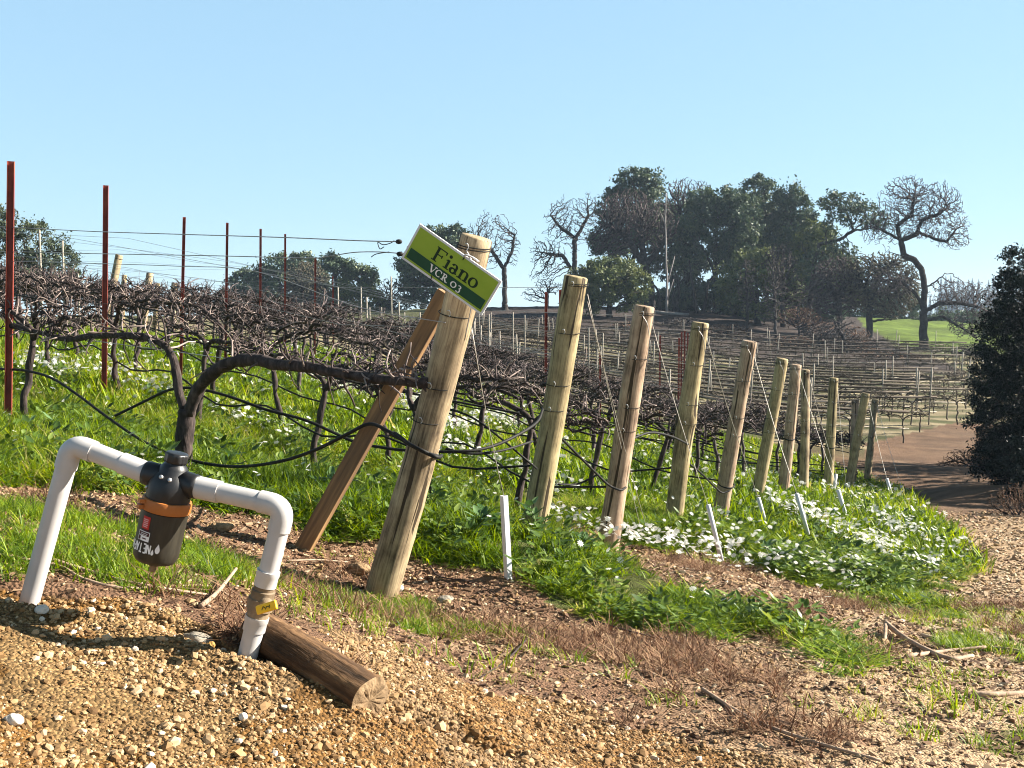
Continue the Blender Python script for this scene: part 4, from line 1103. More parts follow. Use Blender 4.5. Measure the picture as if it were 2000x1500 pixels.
# ------------------------------------------------------------------ vines
def gnarl(p0, p1, n, amp, ends=True):
    t = np.linspace(0, 1, n)[:, None]; P = np.array(p0) * (1 - t) + np.array(p1) * t
    J = rng.normal(0, amp, (n, 3)); J[0] = 0; J[-1] = 0
    return P + J
def cane(mb, p, d, L, r0, n=6, curl=.35, sides=6):
    d = np.array(d, float); d /= np.linalg.norm(d); P = [np.array(p, float)]
    w = rng.normal(0, curl, 3)
    for k in range(n):
        w = w * .75 + rng.normal(0, curl * .6, 3); d = d + w * .6; d /= np.linalg.norm(d); P.append(P[-1] + d * L / n)
    tube(mb, P, np.linspace(r0, r0 * .55, n + 1), sides, a=rng.random())
    return P
def canes_along(mb, path, dens, Lr=(.08, .30), r=.0055, sides=6, curl=.6):
    seg = np.linalg.norm(np.diff(path, axis=0), axis=1).sum(); n = int(seg * dens)
    for _ in range(n):
        k = rng.integers(0, len(path)); p = path[k] + rng.normal(0, .008, 3)
        up = rng.random()
        d = np.array([rng.normal(0, .9), rng.normal(0, .5), rng.uniform(.1, 1.1) if up < .8 else rng.uniform(-.7, .3)])
        L = rng.uniform(*Lr) * (1.6 if rng.random() < .12 else 1)
        P = cane(mb, p, d, L, r * rng.uniform(.7, 1.4), 5, curl, sides)
        if rng.random() < .35: cane(mb, P[2], rng.normal(0, 1, 3) + [0, 0, .5], L * .6, r * .7, 4, curl, sides)
def vine_meshes(k, lod):
    """lod 0 near: separate trunk, cordons, canes; lod 1: one mesh of all"""
    sides = 8 if lod == 0 else 5 if lod == 1 else 4
    tr, co, ca = MB(), MB(), MB()
    if lod: co = ca = tr
    H = .97; fork = rng.uniform(.72, .82)
    tp = gnarl((0, 0, -.15), (rng.normal(0, .04), rng.normal(0, .03), fork), 9, .014)
    tube(tr, smooth_path(tp, 3), sm1(np.linspace(.031, .024, 9) * rng.uniform(.8, 1.15, 9), 3), sides, wob=.2)
    for s in (-1, 1):
        L = .80
        pts = [tp[-1], tp[-1] + [s*.06, 0, .09], [s*.20, 0, H - .02]] + [[s * x, rng.normal(0, .02), H + rng.normal(0, .018)] for x in np.linspace(.33, L, 6)]
        P = smooth_path(pts, 3); n = len(P)
        tube(co, P, np.linspace(.022, .013, n) * rng.uniform(.8, 1.3, n), sides, wob=.25)
        tube(co, P[4:] - np.array([0, .012, .055]) + rng.normal(0, .006, (n - 4, 3)), .010, sides)
        canes_along(ca, P[4:], 16 if lod < 2 else 4, (.05, .16), .0055 if lod < 2 else .012, 5 if lod == 0 else 4)
        if rng.random() < .85:   # an old second arm above
            P2 = P + np.stack([np.zeros(n), rng.normal(0, .01, n), rng.uniform(.03, .07) + .05 * np.sin(np.linspace(.3, 2.6, n) + rng.uniform(-.6, .6))], -1)
            tube(co, P2[4:], np.linspace(.013, .008, n - 4), sides, wob=.2)
            canes_along(ca, P2[4:], 34 if lod < 2 else 6, (.07, .24), .0055 if lod == 0 else .007, 6 if lod == 0 else 4)
        canes_along(ca, P[4:], 62 if lod == 0 else 48 if lod == 1 else 14, (.06, .22) if lod < 2 else (.08, .26), .0050 if lod == 0 else .0070 if lod == 1 else .016, 6 if lod == 0 else 4)
    if lod == 0: return tr.mesh('trunk', M_bark), co.mesh('cordon', M_bark), ca.mesh('canes', M_cane)
    return tr.mesh('grapevine', M_vine_far)
M_vine_far = noise_mat('vine_wood_mixed', [(.25,(0.01564,0.0104,0.009746)),(.5,(0.05083,0.0364,0.03598)),(.8,(0.2502,0.2005,0.1949))], scale=9, bump=.3, rough=.85, rndmix=.35)
M_vine_field = noise_mat('vine_wood_field', [(.25,(0.0225,0.018,0.0126)),(.5,(0.063,0.0495,0.036)),(.8,(0.18,0.153,0.108))], scale=6, bump=.0, rough=.9, rndmix=.3)
V0 = [vine_meshes(k, 0) for k in range(6)]
V1 = [vine_meshes(k, 1) for k in range(8)]
V2 = [vine_meshes(k, 2) for k in range(6)]
for m in V2: m.materials.clear(); m.materials.append(M_vine_field)

def obj_from(me, name, parent=None):
    o = bpy.data.objects.new(name, me); COL.objects.link(o)
    if parent is not None: o.parent = parent
    return o
def place_vine(x, y, yaw, lod, label, group, scale=1.0, pitch=0):
    z = hz1(x, y); q = Quaternion((0, 0, 1), yaw) @ Quaternion((0, 1, 0), -pitch)
    if lod == 0:
        root = empty('grapevine', (x, y, z), q); a, b, c = V0[rng.integers(len(V0))]
        obj_from(a, 'trunk', root); co = obj_from(b, 'cordon', root); obj_from(c, 'canes', co)
    else:
        me = V1[rng.integers(len(V1))] if lod == 1 else V2[rng.integers(len(V2))]
        root = obj_from(me, 'grapevine'); root.location = (x, y, z); root.rotation_mode = 'QUATERNION'; root.rotation_quaternion = q
    root.scale = (1, 1, scale)
    tag(root, label, 'grapevine', group)
    return root
ryaw = math.atan2(ROWDIR[1], ROWDIR[0])
# row origins: the end posts, then further rows behind the rise
ORI = [np.array(pi[1][:2]) for pi in POSTINFO]
step = (ORI[11] - ORI[4]) / 7
while len(ORI) < 19: ORI.append(ORI[-1] + step * np.array([.8, 1.25]))
n_near = 0
for i, o2 in enumerate(ORI):
    smax = [4.9, 8.5, 12, 15, 18, 19, 20, 20, 20, 20, 20, 20, 20, 20, 20, 20, 20, 20, 20][i] + 2.0
    s = .95 if i else 99
    while s < smax:
        p = o2 + ROWDIR * s
        px, _ = proj(p[0], p[1], 1.0)
        if px < -260: break
        if i < 12 or px < 1000:
            pit = math.atan2(hz1(*(p + ROWDIR * .7)) - hz1(*(p - ROWDIR * .7)), 1.4)
            dd = math.hypot(*p); lod = 0 if (dd < 13.5) else 1
            nm = ORD[i] if i < 12 else None
            lab = f'bare pruned grapevine in the row behind the {nm} end post from the sign' if nm else 'bare pruned grapevine in the hazy rows beyond the twelfth end post'
            grp = f'grapevines in the row of the {nm} end post' if nm else 'grapevines in the rows beyond the twelfth end post'
            place_vine(p[0] + rng.normal(0, .03), p[1] + rng.normal(0, .03), ryaw + rng.normal(0, .03) + (math.pi if rng.random() < .5 else 0), lod, lab, grp, rng.uniform(.95, 1.06), pit if True else 0)
            n_near += 1
        s += 1.5
print('near vines', n_near)

def row1(px, off=0):
    """depth of the first row's plane at a photo column"""
    k = (px - 1000) / F; P = ORI[0]
    t = (k * P[1] - P[0]) / (ROWDIR[0] - k * ROWDIR[1]); return P[1] + t * ROWDIR[1] + off
def R1(px, py, off=0): return W(px, py, row1(px, off))
def hero_vine():
    b = R1(356, 950); base = np.array([b[0], b[1], hz1(b[0], b[1])])
    root = empty('grapevine', base); tag(root, 'old thick grapevine forking just behind the filter cap, one arm running to the sign post', 'grapevine', 'grapevines in the row of the first end post')
    mb = MB(); P = [base + [0, 0, -.1], base + [0, 0, .02], R1(358, 900), R1(360, 860), R1(364, 820), R1(366, 800)]
    P = smooth_path(P, 5); n = len(P); tube(mb, P, np.linspace(.052, .056, n) * rng.uniform(.9, 1.08, n), 16, wob=.12, a=.5)
    mb.build('trunk', M_bark, root, loc=base)
    ca = MB()
    armR = [R1(368,808), R1(378,780), R1(390,755), R1(420,725), R1(460,706), R1(505,703), R1(540,712), R1(600,716), R1(660,728), R1(720,738), R1(780,744), R1(835,748)]
    P = smooth_path(armR, 4); n = len(P); mb = MB(); tube(mb, P, np.interp(np.linspace(0, 1, n), [0, .15, .4, 1], [.036, .040, .036, .024]) * rng.uniform(.88, 1.15, n), 14, wob=.15)
    co = mb.build('cordon', M_bark, root, loc=base); canes_along(ca, P[12:], 46, (.06, .20), .0060, 7)
    c2 = ca.build('canes', M_cane, co, loc=base)
    ca = MB()
    armL = [R1(362,800), R1(350,770), R1(345,735), R1(338,700), R1(318,672), R1(280,658), R1(230,655), R1(180,656), R1(130,663), R1(80,650), R1(20,636)]
    P = smooth_path(armL, 4); n = len(P); mb = MB(); tube(mb, P, np.interp(np.linspace(0, 1, n), [0, .3, 1], [.030, .024, .020]) * rng.uniform(.88, 1.15, n), 12, wob=.15)
    co = mb.build('cordon', M_bark, root, loc=base); canes_along(ca, P[14:], 40, (.06, .22), .0060, 7)
    ca.build('canes', M_cane, co, loc=base)
hero_vine()
# the vine beside the first red stake, at the left edge
p = ORI[0] + ROWDIR * 4.15
place_vine(p[0], p[1], ryaw, 0, 'grapevine with a dark trunk beside the tallest red stake', 'grapevines in the row of the first end post', 1.0, .1)
p = ORI[0] + ROWDIR * 5.7
place_vine(p[0], p[1], ryaw, 0, 'grapevine at the far left end of the first row', 'grapevines in the row of the first end post', 1.0, .1)

# ------------------------------------------------------------------ red stakes
def stake(b, t, w, mat, name, label, group, holes=True):
    """folded steel T section from b up to t"""
    ax = t - b; L = np.linalg.norm(ax); q = Vector((0, 0, 1)).rotation_difference(Vector(ax / L))
    mb = MB(); H = L + .2
    box(mb, (0, 0, L/2 - .1), (w, .004, H)); box(mb, (0, .002 + w * .35, L/2 - .1 + .001), (.004, w * .7, H - .002)); box(mb, (-w/2 + .002, -w*.25 - .002, L/2 - .1 - .001), (.004, w * .5, H - .004)); box(mb, (w/2 - .002, -w*.25 - .002, L/2 - .1 - .0015), (.004, w * .5, H - .005))
    o = mb.build(name, mat, smooth=False); o.location = b; o.rotation_mode = 'QUATERNION'; o.rotation_quaternion = q @ Quaternion((0, 0, 1), .25)
    tag(o, label, 'stake', group); return o
ST = [(14,22,315,8.5,.052),(203,207,362,11,.050),(352,360,424,12.5,.034),(440,444,435,14.6,.034),(508,509,447,16.4,.034),(557,557,457,19.2,.034),(615,616,503,21,.036),(652,650,540,24,.034)]
SLAB = ['tallest rusty red steel stake at the left edge of the vines','red steel stake second from the left, in front of the leaning far posts','red steel stake rising above the middle of the vines, third from the left','red steel stake fourth from the left',
        'thin red steel stake fifth from the left, before the dark oak','red steel stake sixth from the left, before the brown bare tree','red steel stake seventh from the left with a wire at its tip','short red steel stake just left of the tree with flat crowns']
for (xb, xt, yt, d, w), lab in zip(ST, SLAB):
    b = W(xb, 760, d); b[2] = hz1(b[0], b[1]); stake(b, W(xt, yt, d), w, M_stake, 'steel_stake', lab, 'red steel stakes in the vine rows')
for (x, yt, d, lab) in [(1066,570,16,'thin red stake between the sign post and the second end post'),(1094,566,15.6,'red stake half hidden behind the second end post'),(1326,660,25,'dark red stake, leftmost of the close bunch before the fourth post'),
        (1331,648,26,'red stake second in the close bunch before the fourth post'),(1337,646,27,'bright red stake in the middle of the close bunch'),(1343,650,28,'greyish red stake last in the close bunch'),(1289,655,24,'thin dark stake right of the third end post'),(1172,690,20,'thin stake between the second and third end posts')]:
    t = W(x, yt, d); b = t.copy(); b[2] = hz1(b[0], b[1]); stake(b, t, .036, M_stake, 'steel_stake', lab, 'red steel stakes in the vine rows')
# grey-brown stakes among the left-centre rows
for k, (x, yt, d) in enumerate([(77,450,22),(122,470,24),(152,533,24),(590,590,30),(705,560,30),(716,580,26),(745,600,34),(764,540,28),(779,590,30),(722,600,33),(660,560,27),(685,600,36),(790,610,32),(905,600,30),(955,620,33),(1002,610,34),(1025,615,36),(865,620,36),(1150,640,36),(820,610,30)]):
    t = W(x, yt, d); b = t.copy(); b[2] = hz1(b[0], b[1])
    if t[2] - b[2] > 2.4: b[2] = t[2] - 2.4
    mb = MB(); tube(mb, [b - t + [0, 0, -.1], (b - t) * .5 + [.006, 0, 0], [0, 0, 0]], .021, 6); o = mb.build('grey_stake', M_grey_stake); o.location = t
    tag(o, 'weathered grey stake standing among the vines behind the sign', 'stake', 'weathered grey stakes among the near vines')
# far end posts at the other end of the rows
for k, (b, t, d, r, lab) in enumerate([((212,600),(233,498),23,.080,'leaning far end post, biggest of the five beyond the vines at left'),((239,610),(243,537),30,.070,'short far end post right behind the biggest leaning one'),
        ((283,610),(293,533),25,.080,'leaning far end post in the middle of the five'),((304,615),(308,553),31,.070,'narrow pale far end post beside the middle leaning one'),((337,620),(341,552),28,.078,'far end post, rightmost of the five beyond the vines')]):
    B = W(b[0], b[1], d); T = W(t[0], t[1], d); ax = (T - B) / (T[2] - B[2]); B2 = B + ax * (hz1(B[0], B[1]) - B[2])
    L = np.linalg.norm(T - B2); root = empty('far_end_post', B2, Vector((0, 0, 1)).rotation_difference(Vector((T - B2) / L))); tag(root, lab, 'post', 'leaning posts at the far ends of the rows')
    mb = MB(); lathe(mb, [(.001, -.3), (r, -.3), (r * .97, L - .01), (r * .85, L), (.001, L + .002)], 16); mb.build('shaft', M_post[k % 2], root)
    mb = MB(); th = np.linspace(0, 6.2832, 25); tube(mb, np.stack([r * 1.03 * np.cos(th), r * 1.03 * np.sin(th), L - .08 + 0 * th], -1), .004, 5, False); mb.build('wire_wrap', M_hose, root)

# ------------------------------------------------------------------ wires and hoses
def wire(P, r, mat, name, label, cat, group=None, sides=5):
    P = np.asarray(P); mb = MB(); tube(mb, P, r, sides); o = mb.build(name, mat, loc=P[0]); tag(o, label, cat, group); return o
top1 = [(782,472),(700,470),(560,464),(400,459),(207,453),(100,448),(-40,441),(-200,433)]
wire(smooth_path([R1(*q) for q in top1], 4), .0030, M_wire, 'trellis_wire', 'topmost wire running left from the sign, high against the sky', 'wire', 'trellis wires')
top2 = [(782,495),(740,492),(690,493),(640,501),(600,504),(440,500),(280,497),(165,495),(-40,490),(-200,486)]
wire(smooth_path([R1(*q) for q in top2], 4), .0028, M_wire, 'trellis_wire', 'second wire from the sign, dipping to the tip of the seventh stake', 'wire', 'trellis wires')
wire(smooth_path([R1(*q) for q in [(870,630),(700,600),(500,530),(350,520),(200,515),(0,510),(-200,505)]], 4), .0024, M_wire, 'trellis_wire', 'third wire of the first row, passing behind the brace', 'wire', 'trellis wires')
wire([R1(840,748), R1(500,708), R1(200,668), R1(-200,620)], .0028, M_wire, 'trellis_wire', 'wire of the first row that carries the thick vine arm', 'wire', 'trellis wires')
for (x, y, lab) in ((779,472,'black oval wire strainer on the topmost wire beside the sign'),(781,496,'black wire strainer on the second wire touching the sign edge')):
    c = R1(x, y); mb = MB(); lathe(mb, [(.001,-.018),(.012,-.012),(.015,0),(.012,.012),(.001,.018)], 14)
    v = mb.v[0]; v[:, :] = v[:, [2, 1, 0]]; v[:, 2] *= .85
    o = mb.build('wire_strainer', M_hose); o.location = c; tag(o, lab, 'strainer')
# twisted wire tails near the strainers
for (pts, lab) in (([(770,470),(762,475),(748,478),(738,473),(742,486),(750,482)], 'curled loose wire end hanging by the upper strainer'), ([(760,492),(735,496),(725,502)], 'loose wire end by the lower strainer')):
    wire(smooth_path([R1(*q) for q in pts], 4), .0025, M_hose, 'wire_tail', lab, 'wire')
for i in range(1, 19):
    B = ORI[i]; e = B + ROWDIR * ([0, 10.5, 14, 17, 20][i] if i < 5 else 21)
    if i < 12:
        Bp, Tp, axp, Lp = POSTINFO[i][1:]
        starts = [Tp - axp * Lp * f for f in (.04, .205, .40)]
    else:
        g = hz1(*B); starts = [np.array([B[0], B[1], g + h]) for h in (1.75, 1.4, 1.0)]
    for kk, (st, h) in enumerate(zip(starts, (1.62, 1.32, .97))):
        if i >= 12 and kk == 1 or i > 7 and kk == 0: continue
        pts = [st]; 
        for s in np.arange(2.0, np.linalg.norm(e - B), 2.5):
            q = B + ROWDIR * s; pts.append(np.array([q[0], q[1], hz1(*q) * .5 + float(hbase([q[0]], [q[1]])[0]) * .5 + h + (rng.normal(0, .03) if kk == 0 else 0)]))
        nm = f'{ORD[i]} end post' if i < 12 else f'rows beyond the last end post'
        lab = (f'{["top","middle","cordon"][kk]} trellis wire strung from the {nm}') if i < 12 else 'thin trellis wire in the rows beyond the last end post'
        wire(pts, (.0019 if kk < 2 else .0026) if i < 8 else .0030, M_wire if kk < 2 else M_hose, 'trellis_wire', lab, 'wire', 'trellis wires')
    if i < 12:
        pts = []
        for s in np.arange(.1, np.linalg.norm(e - B), 1.5):
            q = B + ROWDIR * s; pts.append(np.array([q[0], q[1], float(hbase([q[0]], [q[1]])[0]) + .86 + rng.normal(0, .012)]))
        wire(pts, .0085, M_hose, 'drip_hose', f'taut black hose right under the vine arms in the row of the {ORD[i]} end post', 'hose', 'black drip hoses', 6)
        pts = []
        for kq, s in enumerate(np.arange(.0, np.linalg.norm(e - B), .75)):
            q = B + ROWDIR * s; pts.append(np.array([q[0], q[1], float(hbase([q[0]], [q[1]])[0]) + .50 - (.12 if kq % 2 else 0) * rng.uniform(.3, 1.4)]))
        wire(smooth_path(pts, 3), .0088, M_hose, 'drip_hose', f'black drip hose sagging along the row of the {ORD[i]} end post', 'hose', 'black drip hoses', 7)
# hoses of the first rows, as they hang
def Wp(l): return smooth_path([W(*q) if len(q) == 3 else R1(*q) for q in l], 8)
wire(Wp([(-200,712),(-60,712),(0,720),(50,724),(100,738),(150,770),(210,815),(270,856),(320,882),(350,893),(400,905),(450,911),(500,909),(560,898),(620,877),(680,847),(722,828),(760,843),(800,868,5.5),(840,888,5.38),(856,893,5.40),(862,890,5.55)]), .0098, M_hose, 'drip_hose', 'black hose arching over the filter and ending round the sign post', 'hose', 'black drip hoses', 10)
wire(Wp([(860,892,5.6),(835,884,5.38),(800,866,5.42),(772,846,5.62),(762,850,5.8)]), .008, M_hose, 'hose_tie', 'black hose end wrapped round the middle of the sign post', 'hose', None, 8)
wire(Wp([(225,812,7.6),(280,785,7.5),(330,762,7.3),(375,758,7.2),(440,772,7.1),(520,800,7.0),(600,822,6.9),(690,862,6.8),(740,873,6.7),(800,880,6.6),(900,882,6.5),(960,872,6.6),(1010,850,6.8),(1048,825,7.1),(1060,800,7.3)]), .0095, M_hose, 'drip_hose', 'black hose looping low from the forked vine across to the second post', 'hose', 'black drip hoses', 10)
wire(Wp([(820,790,7.4),(880,800,7.3),(930,820,7.2),(985,862,7.1),(1030,900,7.1),(1048,915,7.2)]), .0075, M_hose, 'drip_hose', 'black hose dropping steeply to the foot of the second end post', 'hose', 'black drip hoses', 8)
wire(Wp([(870,876,6.7),(920,886,6.7),(980,880,6.8),(1040,862,7.1)]), .008, M_hose, 'drip_hose', 'second black hose sagging just below another beside the sign post', 'hose', 'black drip hoses', 8)
wire(Wp([(1098,858,7.5),(1130,890,7.7),(1165,925,8.0),(1190,948,8.12),(1212,957,8.15),(1222,952,8.3)]), .009, M_hose, 'drip_hose', 'black hose slanting down and wrapping the third end post', 'hose', 'black drip hoses', 8)
wire(Wp([(1090,946,8.1),(1125,946,8.2),(1150,936,8.3),(1165,928,8.4)]), .008, M_hose, 'drip_hose', 'short black hose loop joined near the third end post', 'hose', 'black drip hoses', 8)
wire(Wp([(1228,860,8.6),(1270,845,8.9),(1310,852,9.3),(1345,868,9.8)]), .0095, M_hose, 'drip_hose', 'black hose arching between the third and fourth end posts', 'hose', 'black drip hoses', 8)
wire(Wp([(1345,905,9.9),(1370,925,10.4),(1395,950,11),(1410,962,11.1),(1426,958,11.15)]), .009, M_hose, 'drip_hose', 'black hose slanting to the fifth end post', 'hose', 'black drip hoses', 8)
# ties round posts
def ring_tie(pi, f, rr, label):
    root, B, T, axp, Lp = POSTINFO[pi]
    mb = MB(); th = np.linspace(0, 6.2832, 33); z = Lp * f
    tube(mb, np.stack([rr * np.cos(th), rr * np.sin(th), z + .02 * np.sin(th)], -1), .008, 7, False); mb.build('hose_tie', M_hose, root)
ring_tie(4, .24, .083, ''); ring_tie(6, .48, .08, ''); ring_tie(8, .42, .08, ''); ring_tie(10, .25, .072, '')

# ------------------------------------------------------------------ guy wires and white guards
# top px, bottom px, depth top, depth bottom; guard bottom px or None
def topof(i, f=.05): B, T, a, L = POSTINFO[i][1:]; return T - a * L * f
GU = [(0,(984,968),(993,1134),6.0,'white square guard tube standing nearest, right of the sign post'),(2,(1383,986),(1408,1090),8.2,'long white guard tube leaning before the fifth end post'),
      (3,(1481,972),(1493,1015),11.0,'short white guard tube at the foot of the sixth end post'),(4,(1556,964),(1577,1040),10.6,'leaning white guard tube in the flowers below the seventh end post'),
      (6,(1637,957),(1661,1037),13.0,'leaning white guard tube touching a fallen one'),(5,(1627,994),(1657,1032),12.8,'low white guard tube fallen against its neighbour'),
      (7,(1633,926),(1627,970),16.5,'thin white guard tube leaning the other way, beside the ninth end post'),(8,(1652,945),(1662,976),17.5,'small white guard tube at the foot of the tenth end post'),
      (9,(1732,935),(1749,992),17.5,'white guard tube standing alone past the last end post'),(11,(1761,950),(1772,974),19,'smallest white guard tube, rightmost, at the grass edge')]
for (pi, a, b, d, lab) in GU:
    A = W(a[0], a[1], d); B = W(b[0], b[1], d); B = B + (B - A) / np.linalg.norm(B - A) * .02
    ax = A - B; L = np.linalg.norm(ax)
    w = .031 if d < 7 else .036 if d < 9 else .042 if d < 12 else .05
    if d < 7:
        mb = MB(); t_ = .003
        for (cx, cy, sx, sy) in ((-w/2, 0, t_, w), (w/2, 0, t_, w), (0, -w/2, w - t_, t_), (0, w/2, w - t_, t_)): box(mb, (cx, cy, L/2), (sx, sy, L))
        o = mb.build('guard_tube', M_tubew, smooth=False); o.rotation_mode = 'QUATERNION'; o.rotation_quaternion = Vector((0, 0, 1)).rotation_difference(Vector(ax / L)) @ Quaternion((0, 0, 1), .6)
    else:
        mb = MB(); tube(mb, [(0, 0, 0), (0, 0, L)], w / 2, 14); o = mb.build('guard_tube', M_tubew); o.rotation_mode = 'QUATERNION'; o.rotation_quaternion = Vector((0, 0, 1)).rotation_difference(Vector(ax / L))
    o.location = B; tag(o, lab, 'guard tube', 'white guard tubes over the guy anchors')
    T = topof(pi) + np.array([.05, 0, 0])
    if pi == 0: T = topof(0, .24) + np.array([.095, -.02, 0])
    if pi not in (5,):
        sag = np.linspace(0, 1, 7)[:, None]; P = T * (1 - sag) + A * sag; P[:, 2] -= .05 * np.sin(sag[:, 0] * math.pi)
        wire(P, (.0021 if d < 9 else .0032), M_wirelt, 'guy_wire', f'pale guy wire from the {ORD[pi]} end post down to its white guard tube', 'wire', 'guy wires of the end posts')
for k, (a, b) in enumerate((((1149,592),(1258,1062)),((1142,575),(1271,1064)))):
    A = topof(1, .06) + np.array([.085, -.02, -.01 - .05 * k]); B = G(*b)
    sag = np.linspace(0, 1, 9)[:, None]; P = A * (1 - sag) + B * sag; P[:, 2] -= .04 * np.sin(sag[:, 0] * math.pi)
    wire(P, .0021, M_wirelt, 'guy_wire', ['left one of the paired guy wires from the second end post to the soil', 'right one of the paired guy wires from the second end post to the soil'][k], 'wire', 'guy wires of the end posts')
for pi in (0, 2, 3, 4, 5, 6):   # short wire hanging from the top wrap down the lit side
    B, T, axp, Lp = POSTINFO[pi][1:]; rr = POSTS[pi][3] * 1.02
    root = POSTINFO[pi][0]; mb = MB()
    P = smooth_path([(-.3*rr, -rr, Lp*.965), (.25*rr, -rr*1.03, Lp*.93), (.62*rr, -rr*.9, Lp*.86), (.80*rr, -rr*.72, Lp*.74)], 5)
    tube(mb, P, .0026, 5); mb.build('wire_tail', M_wire, root)

# ------------------------------------------------------------------ leafy plants near the posts
def bean_plant(px, py, d, H, label, n=26):
    c = W(px, py, d) if d else G(px, py); c[2] = hz1(c[0], c[1])
    root = empty('leafy_plant', c); tag(root, label, 'plant', 'broad-leaved plants in the grass')
    st, lf = MB(), MB()
    for s in range(4):
        a = random.random() * 6.283; e = np.array([math.cos(a) * H * .4, math.sin(a) * H * .4, H * random.uniform(.7, 1.05)])
        P = smooth_path([(0, 0, -.03), e * [.35, .35, .5], e], 4); tube(st, P, np.linspace(.006, .003, len(P)), 6)
        for k in range(n // 4 + 1):
            f = random.uniform(.25, 1); p = P[int(f * (len(P) - 1))]; t = random.random() * 6.283
            leafq(lf, p, (math.cos(t), math.sin(t), random.uniform(.0, 1.0)), (0, 0, 1), random.uniform(.07, .13), random.uniform(.018, .030), random.random())
    st.build('stem', M_weed, root); lf.build('leaves', M_fava, root)
for a in [(1055,1022,7.1,.26,'big pale-leaved bean plant in front of the second end post'),(925,1020,6.6,.24,'leafy plant in the grass right of the sign post'),(430,905,7.4,.26,'upright leafy plant behind the right-hand white pipe'),
          (75,850,7.6,.30,'broad leafy plant above the left pipe elbow'),(230,842,7.4,.24,'pale spreading plant between the elbow and the forked vine'),(650,930,7.2,.24,'leafy plant right of the brace below the hose'),
          (970,1030,6.9,.22,'leafy plant beside the nearest guard tube'),(1510,1080,8.6,.22,'dark leafy plant among the daisies below the sixth post'),(300,740,11,.24,'leafy plant on the bare strip behind the second stake'),(1130,1095,6.8,.14,'small leafy plant on the bare strip between second and third posts')]:
    bean_plant(*a)

# ------------------------------------------------------------------ far vineyard on the facing slope
cand = []
FROWS = np.concatenate([np.linspace(36, 52, 9), np.linspace(54.5, 78, 9), [33.5, 31]])
def row_end(k, Y): return ({18: 1790, 19: 1745}.get(k, 1860 + min(k, 4) * 18) - 1000) / F * Y
for k, Y in enumerate(FROWS):
    x0 = (820 - 1000) / F * Y; x1 = row_end(k, Y)
    xx = np.arange(x0 + (k % 3) * .6, x1, 1.65)
    for x in xx:
        yy = Y + .03 * (x - 10) * (1 if k < 9 or k > 17 else .6) ; cand.append((x, yy, k))
print('far vines', len(cand))
budget = max(0, 299 - n_near - 3)
cand.sort(key=lambda c: math.hypot(c[0], c[1]))
def far_lab(k): return ('bare grapevine on the far slope, in the lower rows by the dirt road' if k < 9 or k > 17 else 'bare grapevine on the far slope, in the upper rows below the wooded hill')
mbv = MB(); V2p = []
for me in V2:
    v = np.empty(len(me.vertices) * 3, np.float32); me.vertices.foreach_get('co', v)
    q = [tuple(p.vertices) for p in me.polygons]; V2p.append((v.reshape(-1, 3).astype(float), np.array([f for f in q if len(f) == 4]), np.array([f for f in q if len(f) == 3]), np.full(len(v) // 3, .5)))
rest = []
for c in cand:
    if budget > 0:
        place_vine(c[0], c[1], rng.normal(0, .05), 2, far_lab(c[2]), 'grapevines on the far slope', rng.uniform(.85, 1.0)); budget -= 1
    else: rest.append(c)
if rest:
    rx = np.array([c[0] for c in rest]); ry = np.array([c[1] for c in rest])
    scatter(mbv, V2p, np.stack([rx, ry, hz(rx, ry)], -1), rng.uniform(.85, 1.05, len(rest)), rng.normal(0, .05, len(rest)), None, None, rng.normal(0, .1, len(rest)))
    o = mbv.build('distant_vines', M_vine_field); tag(o, 'rows of small bare vines on the upper part of the far slope', 'grapevines', 'grapevines on the far slope', 'stuff')
for k, Y in enumerate(FROWS):
    x0 = (820 - 1000) / F * Y; x1 = row_end(k, Y)
    xs = np.arange(x0, x1, 3.0); ys = Y + .03 * (xs - 10) * (1 if k < 9 or k > 17 else .6)
    for h, r_, mt, nm in ((.97, .044, M_vine_field, 'cordon'), (.45, .020, M_grey_stake, 'hose')):
        P = np.stack([xs, ys, hbase(xs, ys) + h], -1)
        wire(P, r_, mt, 'drip_hose' if nm == 'hose' else 'trellis_wire', f'{"pale drip hose" if nm == "hose" else "dark cordon wire"} along a vine row on the far slope', 'hose' if nm == 'hose' else 'wire', 'lines along the rows of the far slope', 4)
proto_st = None; ns = 0
for k, Y in enumerate(FROWS):
    x = (850 - 1000) / F * Y + rng.uniform(0, 4)
    while x < row_end(k, Y) - .5:
        yy = Y + .03 * (x - 10) * (1 if k < 9 or k > 17 else .6)
        if proto_st is None:
            mb = MB(); tube(mb, [(0, 0, -.2), (0, 0, 1.0), (.01, 0, 1.75)], .026, 6); o = mb.build('vineyard_stake', M_grey_stake); proto_st = o
        else: o = proto_st.copy(); COL.objects.link(o)
        o.location = (x, yy, hz1(x, yy)); o.rotation_euler = (rng.normal(0, .03), rng.normal(0, .04), rng.random()); o.scale = (1, 1, rng.uniform(.85, 1.15))
        tag(o, 'thin pale stake standing in a vine row on the far slope', 'stake', 'pale stakes on the far slope'); ns += 1
        x += rng.choice([4.0, 5.7, 7.6])
print('far stakes', ns)

